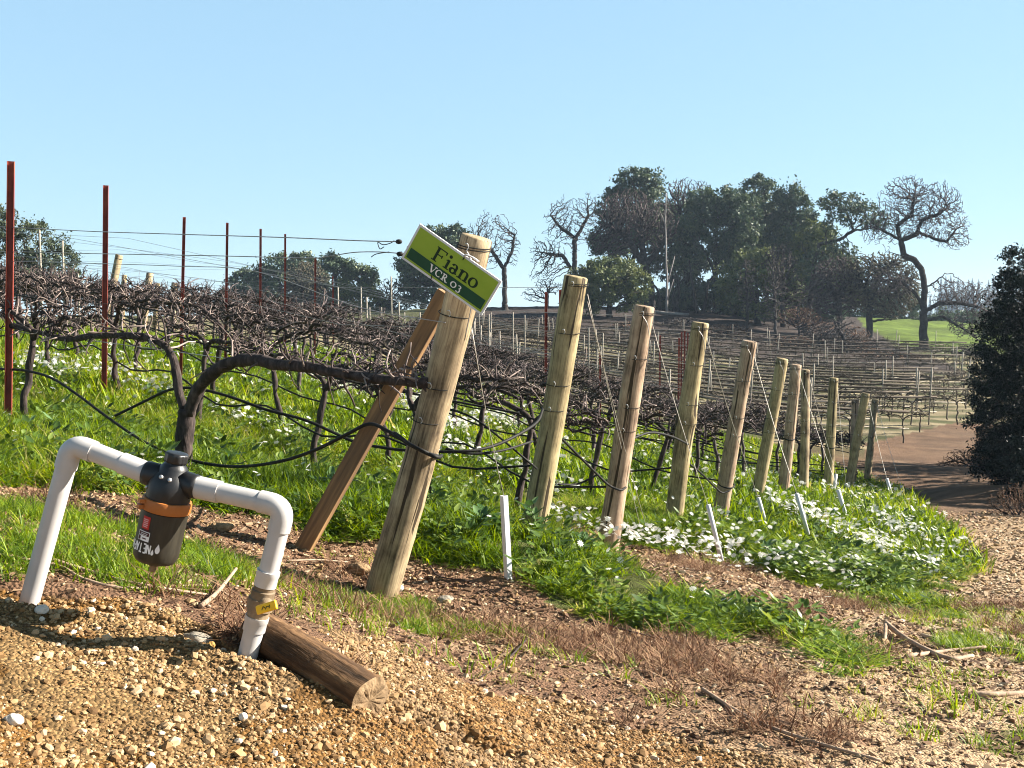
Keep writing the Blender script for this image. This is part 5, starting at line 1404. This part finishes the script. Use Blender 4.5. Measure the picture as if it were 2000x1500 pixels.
# ------------------------------------------------------------------ trees
def colonize(base, segs, blobs, n_attr, step, seed, gnarly=.25, infl=None, kf=1.3):
    """space colonisation: segs is a list of polylines (the main limbs), blobs ellipsoids (centre, radii)"""
    r_ = np.random.default_rng(seed)
    nodes, par = [], []
    ends = []
    for pl, start in segs:
        P = []
        pl = np.array(pl, float)
        for a, b in zip(pl[:-1], pl[1:]):
            m = max(1, int(np.linalg.norm(b - a) / step)); P += [a + (b - a) * t / m for t in range(m)]
        P.append(pl[-1])
        prev = start if start is not None and start < len(nodes) else -1
        if prev == -1 and nodes:
            prev = int(np.argmin(np.linalg.norm(np.array(nodes) - P[0], axis=1)))
        for p in P:
            nodes.append(np.array(p) + r_.normal(0, step * .12, 3)); par.append(prev); prev = len(nodes) - 1
    vol = np.array([np.prod(b[1]) ** .8 for b in blobs]); vol /= vol.sum()
    A = []
    for (c, rad), f in zip(blobs, vol):
        m = max(6, int(n_attr * f)); v = r_.normal(size=(m, 3)); v /= np.linalg.norm(v, axis=1)[:, None]
        A.append(np.array(c) + v * np.array(rad) * (r_.random((m, 1)) ** .45) * r_.choice([1, 1, 1, 1.12], (m, 1)))
    A = np.vstack(A); nodes = [np.array(x) for x in nodes]
    Np = np.array(nodes); par = list(par)
    near = np.full(len(A), 0); dist = np.full(len(A), 1e9)
    D = np.linalg.norm(A[:, None] - Np[None], axis=2); near = D.argmin(1); dist = D.min(1)
    alive = np.ones(len(A), bool); stall = np.zeros(len(A), int); kill = step * kf; infl = infl or 1e9
    for it in range(120):
        idx = np.where(alive & (dist < infl))[0]
        if len(idx) == 0: break
        un, inv_ = np.unique(near[idx], return_inverse=True)
        dv = A[idx] - Np[near[idx]]; dv /= np.linalg.norm(dv, axis=1)[:, None] + 1e-9
        acc = np.zeros((len(un), 3)); np.add.at(acc, inv_, dv)
        acc += r_.normal(0, gnarly, acc.shape) * np.linalg.norm(acc, axis=1)[:, None]
        acc /= np.linalg.norm(acc, axis=1)[:, None] + 1e-9
        new = Np[un] + acc * step
        i0 = len(Np); Np = np.vstack([Np, new]); par += list(un)
        ai = np.where(alive)[0]
        D = np.linalg.norm(A[ai][:, None] - new[None], axis=2); j = D.argmin(1); m = D[np.arange(len(ai)), j]
        up = m < dist[ai]; dist[ai[up]] = m[up]; near[ai[up]] = i0 + j[up]
        st = ai[~up]; stall[st] += 1; stall[ai[up]] = 0
        alive &= (dist > kill) & (stall < 6)
        if len(Np) > 16000: break
    return Np, np.array(par)
def skin(mb_big, mb_small, Np, par, rmin, p, split, rmax=None, sides=6, ntr=0):
    n = len(Np); cnt = np.zeros(n); cnt_ch = np.bincount(par[par >= 0], minlength=n)
    acc = np.where(cnt_ch == 0, rmin ** p, 0.)
    for i in range(n - 1, 0, -1):
        if acc[i] == 0: acc[i] = rmin ** p
        if par[i] >= 0: acc[par[i]] += acc[i]
    r = np.minimum(acc ** (1 / p), rmax)
    if ntr: h = np.arange(min(ntr, n)) / ntr; r[:len(h)] = np.maximum(r[:len(h)], rmax * (1 - .62 * h ** .7)); r[:3] *= [1.35, 1.2, 1.08]
    i = np.where(par >= 0)[0]
    d = Np[i] - Np[par[i]]; L = np.linalg.norm(d, axis=1); ok = L > 1e-5; i = i[ok]; d = d[ok] / L[ok][:, None]
    up = np.where(np.abs(d[:, 2:3]) > .9, [[1., 0, 0]], [[0, 0, 1.]]); s = np.cross(d, up); s /= np.linalg.norm(s, axis=1)[:, None]; t = np.cross(s, d)
    for mb, sel, k in ((mb_big, r[i] >= split, sides + 2), (mb_small, r[i] < split, 3 if mb_small is not mb_big else sides)):
        if not sel.any(): continue
        an = np.arange(k) / k * 6.28318
        ring = np.cos(an)[None, :, None] * s[sel][:, None] + np.sin(an)[None, :, None] * t[sel][:, None]
        rp = np.minimum(r[par[i[sel]]], r[i[sel]] * 1.25)
        A = Np[par[i[sel]]][:, None] - d[sel][:, None] * (r[i[sel]] * .25)[:, None, None] + ring * rp[:, None, None]; B = Np[i[sel]][:, None] + ring * r[i[sel]][:, None, None]
        V = np.concatenate([A, B], 1).reshape(-1, 3); m = sel.sum()
        j = np.arange(k); j2 = (j + 1) % k; q = np.stack([j, j2, k + j2, k + j], -1)
        Q = (q[None] + (np.arange(m) * 2 * k)[:, None, None]).reshape(-1, 4)
        mb.add(V, Q, None, np.repeat(rng.random(m), 2 * k))
    return r, cnt_ch
def leaves(mb, pts, n, spread, size, flat=.8):
    n = int(n * .85); size = size * .70
    w = rng.random(len(pts)) ** .8 + .05; w /= w.sum(); pk = rng.choice(len(pts), n, p=w); off = rng.normal(0, .16, len(pts))
    g = rng.normal(0, 1, (n, 3)) * rng.uniform(.4, 1.25, len(pts))[pk][:, None]
    c = pts[pk] + g * spread * [1, 1, flat]
    d = rng.normal(size=(n, 3)); d /= np.linalg.norm(d, axis=1)[:, None]; e = np.cross(d, rng.normal(size=(n, 3))); e /= np.linalg.norm(e, axis=1)[:, None]
    s = size * rng.uniform(.5, 1.3, n)[:, None]
    V = np.stack([c - d * s, c + e * s * .45, c + d * s, c - e * s * .45], 1).reshape(-1, 3)
    mb.add(V, np.arange(n * 4).reshape(-1, 4), None, np.repeat(np.clip(rng.normal(.45, .2, n) + off[pk], 0, 1), 4))
def tree(name, label, cat, d, base, limbs, blobs, n_attr=500, step=.45, rmin=.03, rmax=.3, leaf=None, nleaf=0, lsize=.2, lspread=.35, bark=None, twig=None, seed=1, gnarly=.25, group=None, depth=.8, p=2.5, flat=.8, skirt=0):
    """base, limbs and blobs are given where they stand in the photo at distance d; limbs: list of polylines of (px, py[, dd])"""
    s = d / F
    B = W(base[0], base[1], d); B[2] = hz1(B[0], B[1]) - .1
    segs = []
    for k, l in enumerate(limbs):
        P = [W(q[0], q[1], d + (q[2] if len(q) > 2 else 0)) for q in l]
        if k == 0: P = [B] + P
        segs.append((P, None))
    bl = [(W(b[0], b[1], d + (b[4] if len(b) > 4 else 0)), (b[2] * s, max(b[2], b[3]) * s * depth, b[3] * s)) for b in blobs]
    if leaf is not None: step *= .62; n_attr = int(n_attr * 2.2); rmin *= .6; lspread *= .62
    if leaf is None: step *= .50; n_attr = int(n_attr * 1.25); rmin *= .68
    if leaf is not None: bl = [(c_, tuple(v_ * 1.12 for v_ in r_)) for c_, r_ in bl] + [(np.array(c_) + np.clip(rng.normal(0, .5, 3), -.8, .8) * np.array(r_), tuple(v_ * .32 for v_ in r_)) for c_, r_ in bl for _ in range(4)]
    ntr = max(2, int(sum(np.linalg.norm(np.array(b_) - np.array(a_)) for a_, b_ in zip(segs[0][0][:-1], segs[0][0][1:])) / step))
    Np, par = colonize(B, segs, bl, n_attr, step, seed, gnarly, kf=1.3 if leaf is not None else 1.0)
    big, small = MB(), MB()
    r, ch = skin(big, small, Np, par, rmin, p, max(rmin * 2.4, rmax * .25), rmax, ntr=ntr)
    root = empty(name, B); tag(root, label, cat, group)
    tr = big.build('trunk', bark or M_trunk, root, loc=B) if big.v else None
    if small.v: small.build('crown', twig or M_twig, root, loc=B)
    if leaf:
        mb = MB(); tips = Np[(ch == 0)]
        leaves(mb, tips, nleaf, lspread, lsize, flat)
        mb.build('foliage', leaf, root, smooth=False, loc=B)
    return root
M_pinktwig = noise_mat('mauve_twigs', [(.3,(0.0455,0.0338,0.0325)),(.6,(0.091,0.0715,0.06825)),(.8,(0.1365,0.1105,0.104))], scale=.8, bump=0, rough=.95, rndmix=.4)
OAKS = 'evergreen oaks on the wooded hill'; BARE = 'bare oaks on the wooded hill'
tree('bare_oak', 'bare rounded oak standing alone just right of the sign post top', 'tree', 98, (986,602), [[(986,560),(984,520)],[(984,525),(960,490),(930,470)],[(984,525),(1000,490),(1005,460)]],
     [(960,465,52,52),(925,500,22,35),(1000,480,18,40)], 1100, .42, .028, .30, seed=11, group=BARE)
tree('bare_oak', 'bare oak with a reaching right limb at the left end of the wooded hill', 'tree', 100, (1128,600), [[(1126,560),(1122,530)],[(1122,535),(1100,500),(1070,495)],[(1122,530),(1122,470),(1150,420)],[(1128,470),(1090,440),(1075,420)]],
     [(1110,435,48,52),(1070,500,38,45),(1150,410,22,35),(1060,540,28,20)], 1500, .42, .030, .36, seed=12, group=BARE)
tree('evergreen_oak', 'tallest dense oak of the wooded hill', 'tree', 112, (1240,605), [[(1238,570),(1235,520)],[(1235,520),(1210,470)],[(1235,520),(1250,440),(1245,400)],[(1235,520),(1290,480)]],
     [(1245,358,38,26),(1215,385,30,24),(1265,375,28,30),(1190,420,26,24),(1250,430,55,36),(1200,475,45,22)], 700, .6, .05, .45, M_leaf_oak, 30000, .26, .55, seed=13, group=OAKS)
tree('bare_oak', 'mauve bare oak tangled in front of the tallest oak', 'tree', 103, (1275,605), [[(1272,560),(1260,520)],[(1260,520),(1220,460),(1190,440)],[(1260,520),(1250,450)],[(1260,520),(1300,470)]],
     [(1225,425,62,55),(1190,470,45,35),(1280,440,45,50)], 4200, .38, .042, .30, twig=M_pinktwig, seed=14, group=BARE)
tree('bare_oak', 'bare twiggy oak rising behind the pale pole in the hill wood', 'tree', 108, (1345,605), [[(1342,560),(1338,500)],[(1338,500),(1330,430)],[(1338,500),(1370,430)]],
     [(1335,385,38,38),(1370,400,30,45),(1320,430,30,40)], 2600, .42, .038, .28, twig=M_pinktwig, seed=15, group=BARE)
tree('evergreen_oak', 'broad dense oak in the middle of the wooded hill', 'tree', 106, (1405,612), [[(1400,570),(1395,530)],[(1395,530),(1370,480)],[(1395,530),(1430,470)],[(1395,530),(1400,440)]],
     [(1400,400,52,30),(1440,440,36,55),(1370,450,48,45),(1430,490,40,30),(1345,500,30,25)], 700, .6, .05, .42, M_leaf_oak, 34000, .26, .55, seed=16, group=OAKS)
tree('evergreen_oak', 'oak with a narrow pointed crown, fourth hump of the wooded skyline', 'tree', 110, (1500,615), [[(1498,570),(1494,520)],[(1494,520),(1485,430),(1482,390)],[(1494,520),(1510,460)]],
     [(1482,372,27,24),(1490,410,36,30),(1480,460,40,35),(1510,500,38,30)], 550, .6, .05, .36, M_leaf_oak, 24000, .26, .5, seed=17, group=OAKS)
tree('evergreen_oak', 'oak whose round crown ends the dense skyline on the right', 'tree', 108, (1560,618), [[(1556,570),(1552,520)],[(1552,520),(1545,440),(1545,400)],[(1552,520),(1580,470)]],
     [(1545,388,30,22),(1550,425,34,28),(1570,470,50,32),(1530,500,50,40)], 550, .6, .05, .36, M_leaf_oak, 24000, .26, .5, seed=18, group=OAKS)
tree('evergreen_oak', 'olive green oak low down in the middle of the hill wood', 'tree', 98, (1480,630), [[(1478,600),(1478,560)]],
     [(1475,530,45,40),(1440,560,40,38),(1520,560,40,30),(1495,600,40,22)], 500, .55, .05, .3, M_leaf_olive, 20000, .24, .5, seed=19, group=OAKS)
tree('evergreen_oak', 'round green bush-like oak behind the second end post top', 'tree', 94, (1190,605), [[(1190,590),(1190,570)]],
     [(1185,540,58,36),(1160,575,50,28),(1225,565,40,34),(1130,560,25,35)], 500, .5, .05, .26, M_leaf_olive, 26000, .22, .45, seed=20, group=OAKS)
tree('evergreen_oak', 'thin-crowned oak on a long slanting limb at the right of the wood', 'tree', 96, (1575,640), [[(1580,600),(1590,520),(1600,478)],[(1600,478),(1640,468),(1668,450),(1680,440)],[(1668,450),(1700,445),(1720,460)],[(1668,452),(1660,430)]],
     [(1640,395,34,18),(1665,415,45,24),(1700,430,36,20),(1620,440,18,14),(1640,500,34,30),(1600,520,34,34)], 700, .45, .035, .34, M_leaf_oak, 5500, .24, .4, seed=21, group=OAKS)
tree('bare_oak', 'huge bare oak with a twisted dark trunk and low limbs spreading right', 'tree', 86, (1805,682), [[(1803,640),(1804,600),(1806,560),(1800,525),(1785,508),(1765,498),(1760,470)],
     [(1760,475),(1752,440),(1780,420),(1785,385)],[(1760,470),(1795,455),(1830,468),(1850,472),(1870,445)],[(1760,470),(1725,450),(1690,440)],[(1806,562),(1825,552),(1840,540),(1845,534)],[(1790,455),(1800,430),(1830,420),(1850,405)],[(1765,500),(1730,492)],
     [(1804,610),(1835,592),(1875,592),(1915,600)],[(1804,628),(1840,618),(1880,640),(1915,668)],[(1804,600),(1785,570),(1760,550),(1735,545)]],
     [(1775,392,60,48),(1825,398,54,42),(1850,440,42,44),(1740,440,42,38),(1790,440,54,30),(1868,468,30,22),(1705,455,26,24),(1880,572,62,26),(1920,600,36,42),(1850,590,36,26),(1895,635,46,28),(1740,550,44,34)], 9000, .38, .026, .40, twig=M_pinktwig, seed=22, gnarly=.42, group=BARE, p=2.85)
tree('bare_oak', 'drooping mossy bare oak left of the huge twisted oak', 'tree', 92, (1700,650), [[(1698,620),(1702,580)],[(1702,580),(1720,530),(1745,515)],[(1702,580),(1775,545)],[(1702,580),(1680,555)]],
     [(1730,535,60,42),(1700,570,48,44),(1765,565,38,46),(1680,530,38,34),(1740,600,40,26)], 8000, .38, .050, .28, twig=M_mosstwig, seed=23, gnarly=.3, group=BARE)
tree('bare_oak', 'grey bare oak filling the gap below the slanting limb', 'tree', 93, (1640,660), [[(1640,620),(1636,580)],[(1636,580),(1610,540)],[(1636,580),(1665,530)]],
     [(1635,540,50,40),(1610,580,45,35),(1665,570,40,40)], 5000, .38, .044, .26, twig=M_pinktwig, seed=25, gnarly=.3, group=BARE)
tree('bare_sapling', 'thin bare sapling on the shaded slope behind the fifth end post', 'tree', 82, (1517,690), [[(1515,650),(1513,600),(1512,560)]], [(1512,560,26,60),(1500,610,24,30)], 700, .38, .026, .12, twig=M_twig, seed=26)
tree('bare_sapling', 'thin grey sapling left of the other saplings on the shaded slope', 'tree', 84, (1462,670), [[(1460,630),(1458,560),(1456,510)]], [(1458,560,20,60)], 420, .4, .026, .11, twig=M_twig, seed=27)
tree('bare_sapling', 'crooked dark sapling among the brown brush left of the green knoll', 'tree', 78, (1655,720), [[(1654,690),(1648,660)],[(1648,660),(1630,630)]], [(1640,645,36,30),(1665,670,25,22)], 900, .34, .026, .13, twig=M_twig, seed=28)
tree('brush_bush', 'tan brown leafless bush left of the green knoll', 'bush', 80, (1665,715), [[(1664,705)]], [(1665,665,36,30),(1690,680,30,24),(1640,690,34,22)], 1900, .34, .032, .08, twig=M_brush, seed=29, group='brown bushes below the knoll')
tree('brush_bush', 'russet bramble bank below the green knoll', 'bush', 76, (1730,725), [[(1730,718)]], [(1720,700,52,18),(1780,705,52,16),(1690,712,36,14)], 2600, .32, .030, .06, twig=M_brush, seed=30, group='brown bushes below the knoll')
tree('brush_bush', 'russet brambles below the trunk of the huge oak', 'bush', 74, (1840,730), [[(1840,722)]], [(1830,715,45,13),(1880,715,36,14)], 1800, .30, .030, .06, twig=M_brush, seed=31, group='brown bushes below the knoll')
tree('brush_bush', 'grey brown brush on the slope under the olive oak', 'bush', 86, (1560,650), [[(1560,640)]], [(1560,620,45,22),(1600,640,36,22)], 1600, .36, .034, .07, twig=M_brush, seed=32, group='brown bushes below the knoll')
tree('evergreen_oak', 'oak behind the pale dead trunk joining the two biggest crowns', 'tree', 118, (1315,605), [[(1312,560),(1310,500)]], [(1315,440,40,50),(1300,500,45,40),(1345,520,40,40)], 400, .6, .05, .36, M_leaf_oak, 18000, .26, .55, seed=90, group=OAKS)
tree('evergreen_oak', 'oak in shade behind the broad oak and the pointed oak', 'tree', 120, (1450,610), [[(1448,560),(1445,500)]], [(1450,420,36,50),(1455,490,50,50),(1520,450,36,50)], 400, .6, .05, .36, M_leaf_oak, 18000, .26, .55, seed=91, group=OAKS)
tree('evergreen_oak', 'low spreading oak at the right end of the wood under the slanting limb', 'tree', 104, (1600,640), [[(1598,600),(1595,560)]], [(1590,480,40,40),(1620,530,44,40),(1580,550,44,36),(1655,560,30,36)], 420, .6, .05, .32, M_leaf_olive, 18000, .26, .5, seed=92, group=OAKS)
tree('bare_oak', 'grey twiggy tree inside the wood under the pointed crown', 'tree', 97, (1530,640), [[(1528,600),(1525,550)]], [(1520,520,36,44),(1545,570,34,36)], 2600, .40, .040, .24, twig=M_twig, seed=93, group=BARE)
for k_, (x_, y_, rx_, ry_, d_, lab_) in enumerate([(1060,628,50,12,88,'low brown brush on the dark slope left of the second end post top'),(1235,640,46,14,84,'low brown brush on the dark slope above the third end post'),(1330,632,44,14,88,'low brown brush under the middle of the hill wood'),(1420,645,46,14,84,'low brown brush above the fifth end post'),
    (1600,655,42,20,82,'brown brush between the saplings and the knoll'),(1545,668,40,14,80,'grey brown brush behind the row of small end posts'),(1900,690,50,14,78,'dull brush on the verge behind the tall dark shrub')]):
    tree('brush_bush', lab_, 'bush', d_, (x_, y_ + ry_), [[(x_, y_ + ry_ * .6)]], [(x_, y_, rx_, ry_), (x_ + 18, y_ + 3, rx_ * .7, ry_ * .8)], 1500, .36, .034, .06, twig=M_brush if k_ % 2 else M_twig, seed=70 + k_, group='low brush on the slope below the hill wood')
tree('brush_bush', 'dry grey brush on the shaded road bank before the tall dark shrub', 'bush', 27, (1900,925), [[(1900,915)]], [(1895,895,46,20),(1860,905,30,12)], 1600, .12, .008, .02, twig=M_brush, seed=79)
for k_, (x_, y_, rx_, ry_, lf_, lab_) in enumerate([(1260,590,34,22,M_leaf_oak,'dark low bush under the pale dead trunk'),(1330,585,40,26,M_leaf_oak,'dark bush filling the gap under the middle oaks'),(1395,580,44,30,M_leaf_oak,'dark bush under the broad dense oak'),
    (1440,600,34,22,M_leaf_olive,'olive bush at the foot of the olive oak'),(1565,575,40,34,M_leaf_oak,'dark bush below the round end crown of the wood'),(1610,600,36,34,M_leaf_oak,'dark bush behind the grey bare oak'),(1535,600,36,30,M_leaf_olive,'olive bush right of the olive oak'),(1690,600,44,36,M_leaf_oak,'dark bush in the shade behind the mossy drooping oak'),(1135,585,26,22,M_leaf_oak,'dark bush at the left foot of the hill wood'),(1870,625,60,16,M_leaf_oak,'low dark hedge behind the russet bare oak'),(1760,600,34,28,M_leaf_oak,'dark bush behind the huge oak trunk')]):
    tree('evergreen_bush', lab_, 'bush', 107 if x_ < 1650 else 118, (x_, y_ + ry_ * .8), [[(x_, y_ + 4)]], [(x_, y_, rx_, ry_), (x_ + 10, y_ - ry_ * .5, rx_ * .6, ry_ * .6)], 160, .7, .05, .15, lf_, 8000, .26, .5, seed=60 + k_, group='bushes under the oaks of the hill')
# pale bare pole-like dead trunk
mb = MB(); B = W(1303, 604, 101); B[2] = hz1(B[0], B[1]) - .1
T_ = [B, W(1302, 540, 101), W(1300, 450, 101), W(1301, 378, 101)]
root = empty('dead_tree', B); tag(root, 'straight pale dead trunk standing like a pole in the hill wood', 'tree')
tube(mb, smooth_path(T_, 4) + rng.normal(0, .03, (13, 3)), np.linspace(.13, .04, 13), 8); mb.build('trunk', M_pale, root, loc=B)
mb = MB(); tube(mb, [W(1302,560,101), W(1310,530,101.2), W(1318,500,101.4)], [.08,.06,.03], 6); tube(mb, [W(1301,440,101), W(1290,415,101.2)], [.05,.03], 6); tube(mb, [W(1302,590,101), W(1311,560,100.6), W(1316,545,100.6)], [.07,.05,.03], 6); mb.build('branches', M_pale, root, loc=B)
P = np.array([W(1262,594,99), W(1300,590,99), W(1345,596,99)]); P[:, 2] = hz(P[:, 0], P[:, 1]) + .35
wire(P, .14, M_pale, 'fallen_log', 'long pale fallen trunk lying under the hill wood', 'log', None, 7)
for k, (x, y0, x1, y1) in enumerate([(1290,603,1280,560),(1315,604,1325,550),(1360,606,1350,540),(1372,606,1385,550),(1330,606,1322,560),(1258,604,1262,560)]):
    Bx = W(x, y0, 104); Bx[2] = hz1(Bx[0], Bx[1]) - .1; Tx = W(x1, y1, 104); mb = MB(); tube(mb, smooth_path([Bx, (Bx + Tx) / 2 + [rng.normal(0, .3), 0, 0], Tx, Tx + [rng.normal(0, 1), .3, 1.6]], 4), np.linspace(.20, .06, 13), 7)
    rt = empty('slender_oak', Bx); tag(rt, 'slender leaning trunk inside the shaded hill wood', 'tree', 'slender trunks inside the hill wood'); mb.build('trunk', M_trunk, rt, loc=Bx)
# left and middle trees beyond the rows
tree('evergreen_oak', 'dark domed oak behind the fourth and fifth red stakes', 'tree', 120, (560,640), [[(560,610),(556,570)]], [(560,530,52,34),(520,555,44,34),(600,545,44,34),(470,590,45,28),(560,590,70,32)], 600, .7, .06, .4, M_leaf_oak, 26000, .30, .6, seed=40)
tree('evergreen_oak', 'low dark oak left of the domed oak, behind the third stake', 'tree', 124, (480,640), [[(480,615)]], [(478,555,26,26),(450,585,28,22),(500,590,32,28)], 350, .7, .06, .3, M_leaf_oak, 12000, .30, .5, seed=41)
tree('bare_oak', 'round brown bare tree behind the sixth and seventh stakes', 'tree', 108, (605,640), [[(605,610),(602,590)],[(602,590),(580,550)],[(602,590),(625,550)]], [(600,555,46,46),(620,585,36,34),(580,590,34,30)], 7000, .38, .050, .24, twig=M_mosstwig, seed=42)
tree('evergreen_oak', 'flat-topped oak with two spreading crowns left of the sign', 'tree', 112, (655,640), [[(655,600),(657,560),(652,530)],[(657,560),(690,540),(705,535)]], [(650,518,22,18),(690,528,22,16),(712,545,22,22),(670,545,18,14)], 350, .55, .05, .30, M_leaf_oak, 9000, .28, .42, seed=43)
tree('evergreen_oak', 'green bushy oak below the flat-topped oak', 'tree', 110, (690,640), [[(690,620)]], [(690,590,48,30),(735,600,40,24),(650,600,30,24)], 350, .6, .05, .22, M_leaf_olive, 14000, .26, .5, seed=44)
tree('bare_sapling', 'small twiggy tree between the flat-topped oak and the sign', 'tree', 108, (765,640), [[(765,600),(762,575)]], [(762,565,28,24),(775,595,30,20)], 800, .42, .034, .14, twig=M_twig, seed=45)
tree('evergreen_oak', 'dark oak standing behind the sign', 'tree', 110, (845,640), [[(845,590),(850,540)],[(850,540),(860,490)]], [(870,468,38,26),(890,500,30,30),(830,520,45,34),(815,560,36,34),(870,580,50,34),(900,540,24,30)], 600, .6, .05, .34, M_leaf_oak, 24000, .28, .5, seed=46)
tree('bare_sapling', 'little bare tree on the skyline between the sign post and the second post', 'tree', 105, (1070,602), [[(1070,580)]], [(1070,560,30,18),(1040,575,24,14)], 420, .42, .030, .10, twig=M_twig, seed=47)
tree('leafy_tree', 'broad grey-green tree rising behind the tallest red stake at the far left', 'tree', 42, (20,640), [[(10,590),(0,540)],[(0,540),(60,500)],[(0,540),(-60,480)]],
     [(0,480,60,60),(60,480,52,45),(110,505,36,42),(40,545,80,45),(130,545,34,26),(-80,460,80,70),(165,565,28,14),(10,440,28,34)], 900, .35, .025, .28, M_leaf_left, 42000, .075, .20, seed=48, lspread=.20) if False else None
tree('leafy_tree', 'broad grey-green tree rising behind the tallest red stake at the far left', 'tree', 42, (20,640), [[(10,590),(0,540)],[(0,540),(60,500)],[(0,540),(-60,480)]],
     [(0,480,60,60),(60,480,52,45),(110,505,36,42),(40,545,80,45),(130,545,34,26),(-80,460,80,70),(165,565,28,14),(10,440,28,34)], 900, .35, .025, .28, M_leaf_left, 42000, .085, .22, seed=48)
# dark shrub at the right edge
tree('dark_shrub', 'tall very dark leafy shrub filling the right edge beside the road', 'shrub', 21, (2040,1010), [[(2040,900),(2040,800),(2045,700)],[(2040,850),(1980,780)],[(2040,800),(2010,640)]],
     [(2060,620,85,100),(2010,720,85,110),(2040,860,110,120),(1975,830,52,90),(1990,640,40,60),(2100,800,120,220),(1960,740,36,60),(1985,560,22,40),(2020,530,34,40),(1950,900,36,50),(1935,700,18,40),(1960,700,50,60),(1925,780,34,50),(2000,930,60,60),(1960,560,18,34),(1945,620,22,50),(1985,505,16,26)],
     2600, .17, .009, .09, M_leaf_dark, 190000, .050, .13, seed=50, depth=1.25)
tree('dark_shrub', 'second dark leafy shrub standing behind the tall one at the right edge', 'shrub', 26.5, (2150,900), [[(2150,820),(2150,740)]], [(2150,700,110,110),(2120,800,120,90),(2220,760,120,150)], 900, .30, .014, .09, M_leaf_dark, 40000, .07, .18, seed=55, depth=1.1)
tree('dark_shrub', 'low dark bush beside the road under the tall dark shrub', 'shrub', 17.5, (2110,1030), [[(2110,1000)]], [(2100,900,100,90),(2050,960,70,50),(2170,930,100,100)], 700, .20, .010, .06, M_leaf_dark, 40000, .05, .12, seed=56, depth=1.1)
tree('brush_bush', 'low russet dry brush at the right edge under the dark shrub', 'bush', 15.5, (1985,1035), [[(1985,1015)]], [(1980,985,48,42),(2040,1000,60,46),(1950,1000,28,30)], 2600, .075, .0042, .014, twig=M_brush, seed=51)
tree('brush_bush', 'faded brown weeds on the road verge by the grass tip', 'bush', 11.5, (1900,1110), [[(1898,1100)]], [(1900,1082,46,22),(1860,1095,26,14)], 1100, .05, .003, .008, twig=M_brush, seed=52)
# conifers far off on the right
def conifer_mesh(H, Rb):
    mb = MB()
    tube(mb, [(0, 0, 0), (0, 0, H)], [.3, .05], 5)
    return mb
cm = MB()
for k in range(420):
    f = random.random() ** .7; z = 21 * (.08 + .92 * f); r_ = 3.6 * (1 - f) + .25; a = random.random() * 6.283
    c = np.array([r_ * .5 * math.cos(a), r_ * .5 * math.sin(a), z]); t = np.array([r_ * math.cos(a), r_ * math.sin(a), z - r_ * .3]); s = np.array([-math.sin(a), math.cos(a), 0]) * r_ * .22
    cm.add([c * [.2, .2, 1] + [0, 0, .4], c + s, t, c - s], [[0, 1, 2, 3]], None, random.random())
cmesh = cm.mesh('crown', M_conifer, False); tm = MB(); tube(tm, [(0, 0, -1), (0, 0, 20)], [.35, .05], 6); tmesh = tm.mesh('trunk', M_trunk)
k = 0
for x in list(np.linspace(1838, 2010, 22)) + [1780, 1800, 1815]:
    d = rng.uniform(560, 640); c = W(x + rng.normal(0, 3), 620, d); top = rng.uniform(536, 568) if x > 1830 else 575; h = (620 - top) / F * d
    g = hz1(c[0], c[1]); root = empty('conifer', (c[0], c[1], g)); sc = (h + EYE - g) / 21; root.scale = (sc * 1.0, sc * 1.0, sc)
    tag(root, 'distant pointed conifer on the skyline between the huge oak and the dark shrub', 'tree', 'distant conifers on the skyline')
    obj_from(cmesh, 'crown', root); obj_from(tmesh, 'trunk', root); k += 1
def haze():
    mb = MB(); box(mb, (0, 700, 12), (1700, 1500, 44)); m = bpy.data.materials.new('thin_haze'); m.use_nodes = True; nt = m.node_tree
    nt.nodes.remove(nt.nodes['Principled BSDF']); v = nt.nodes.new('ShaderNodeVolumePrincipled')
    v.inputs['Color'].default_value = (.62, .78, 1, 1); v.inputs['Density'].default_value = .0003; v.inputs['Anisotropy'].default_value = .2
    nt.links.new(v.outputs[0], nt.nodes['Material Output'].inputs['Volume'])
    tag(mb.build('haze', m, smooth=False), 'thin bluish winter air over the valley', 'haze', kind='stuff')
haze()
print('done')
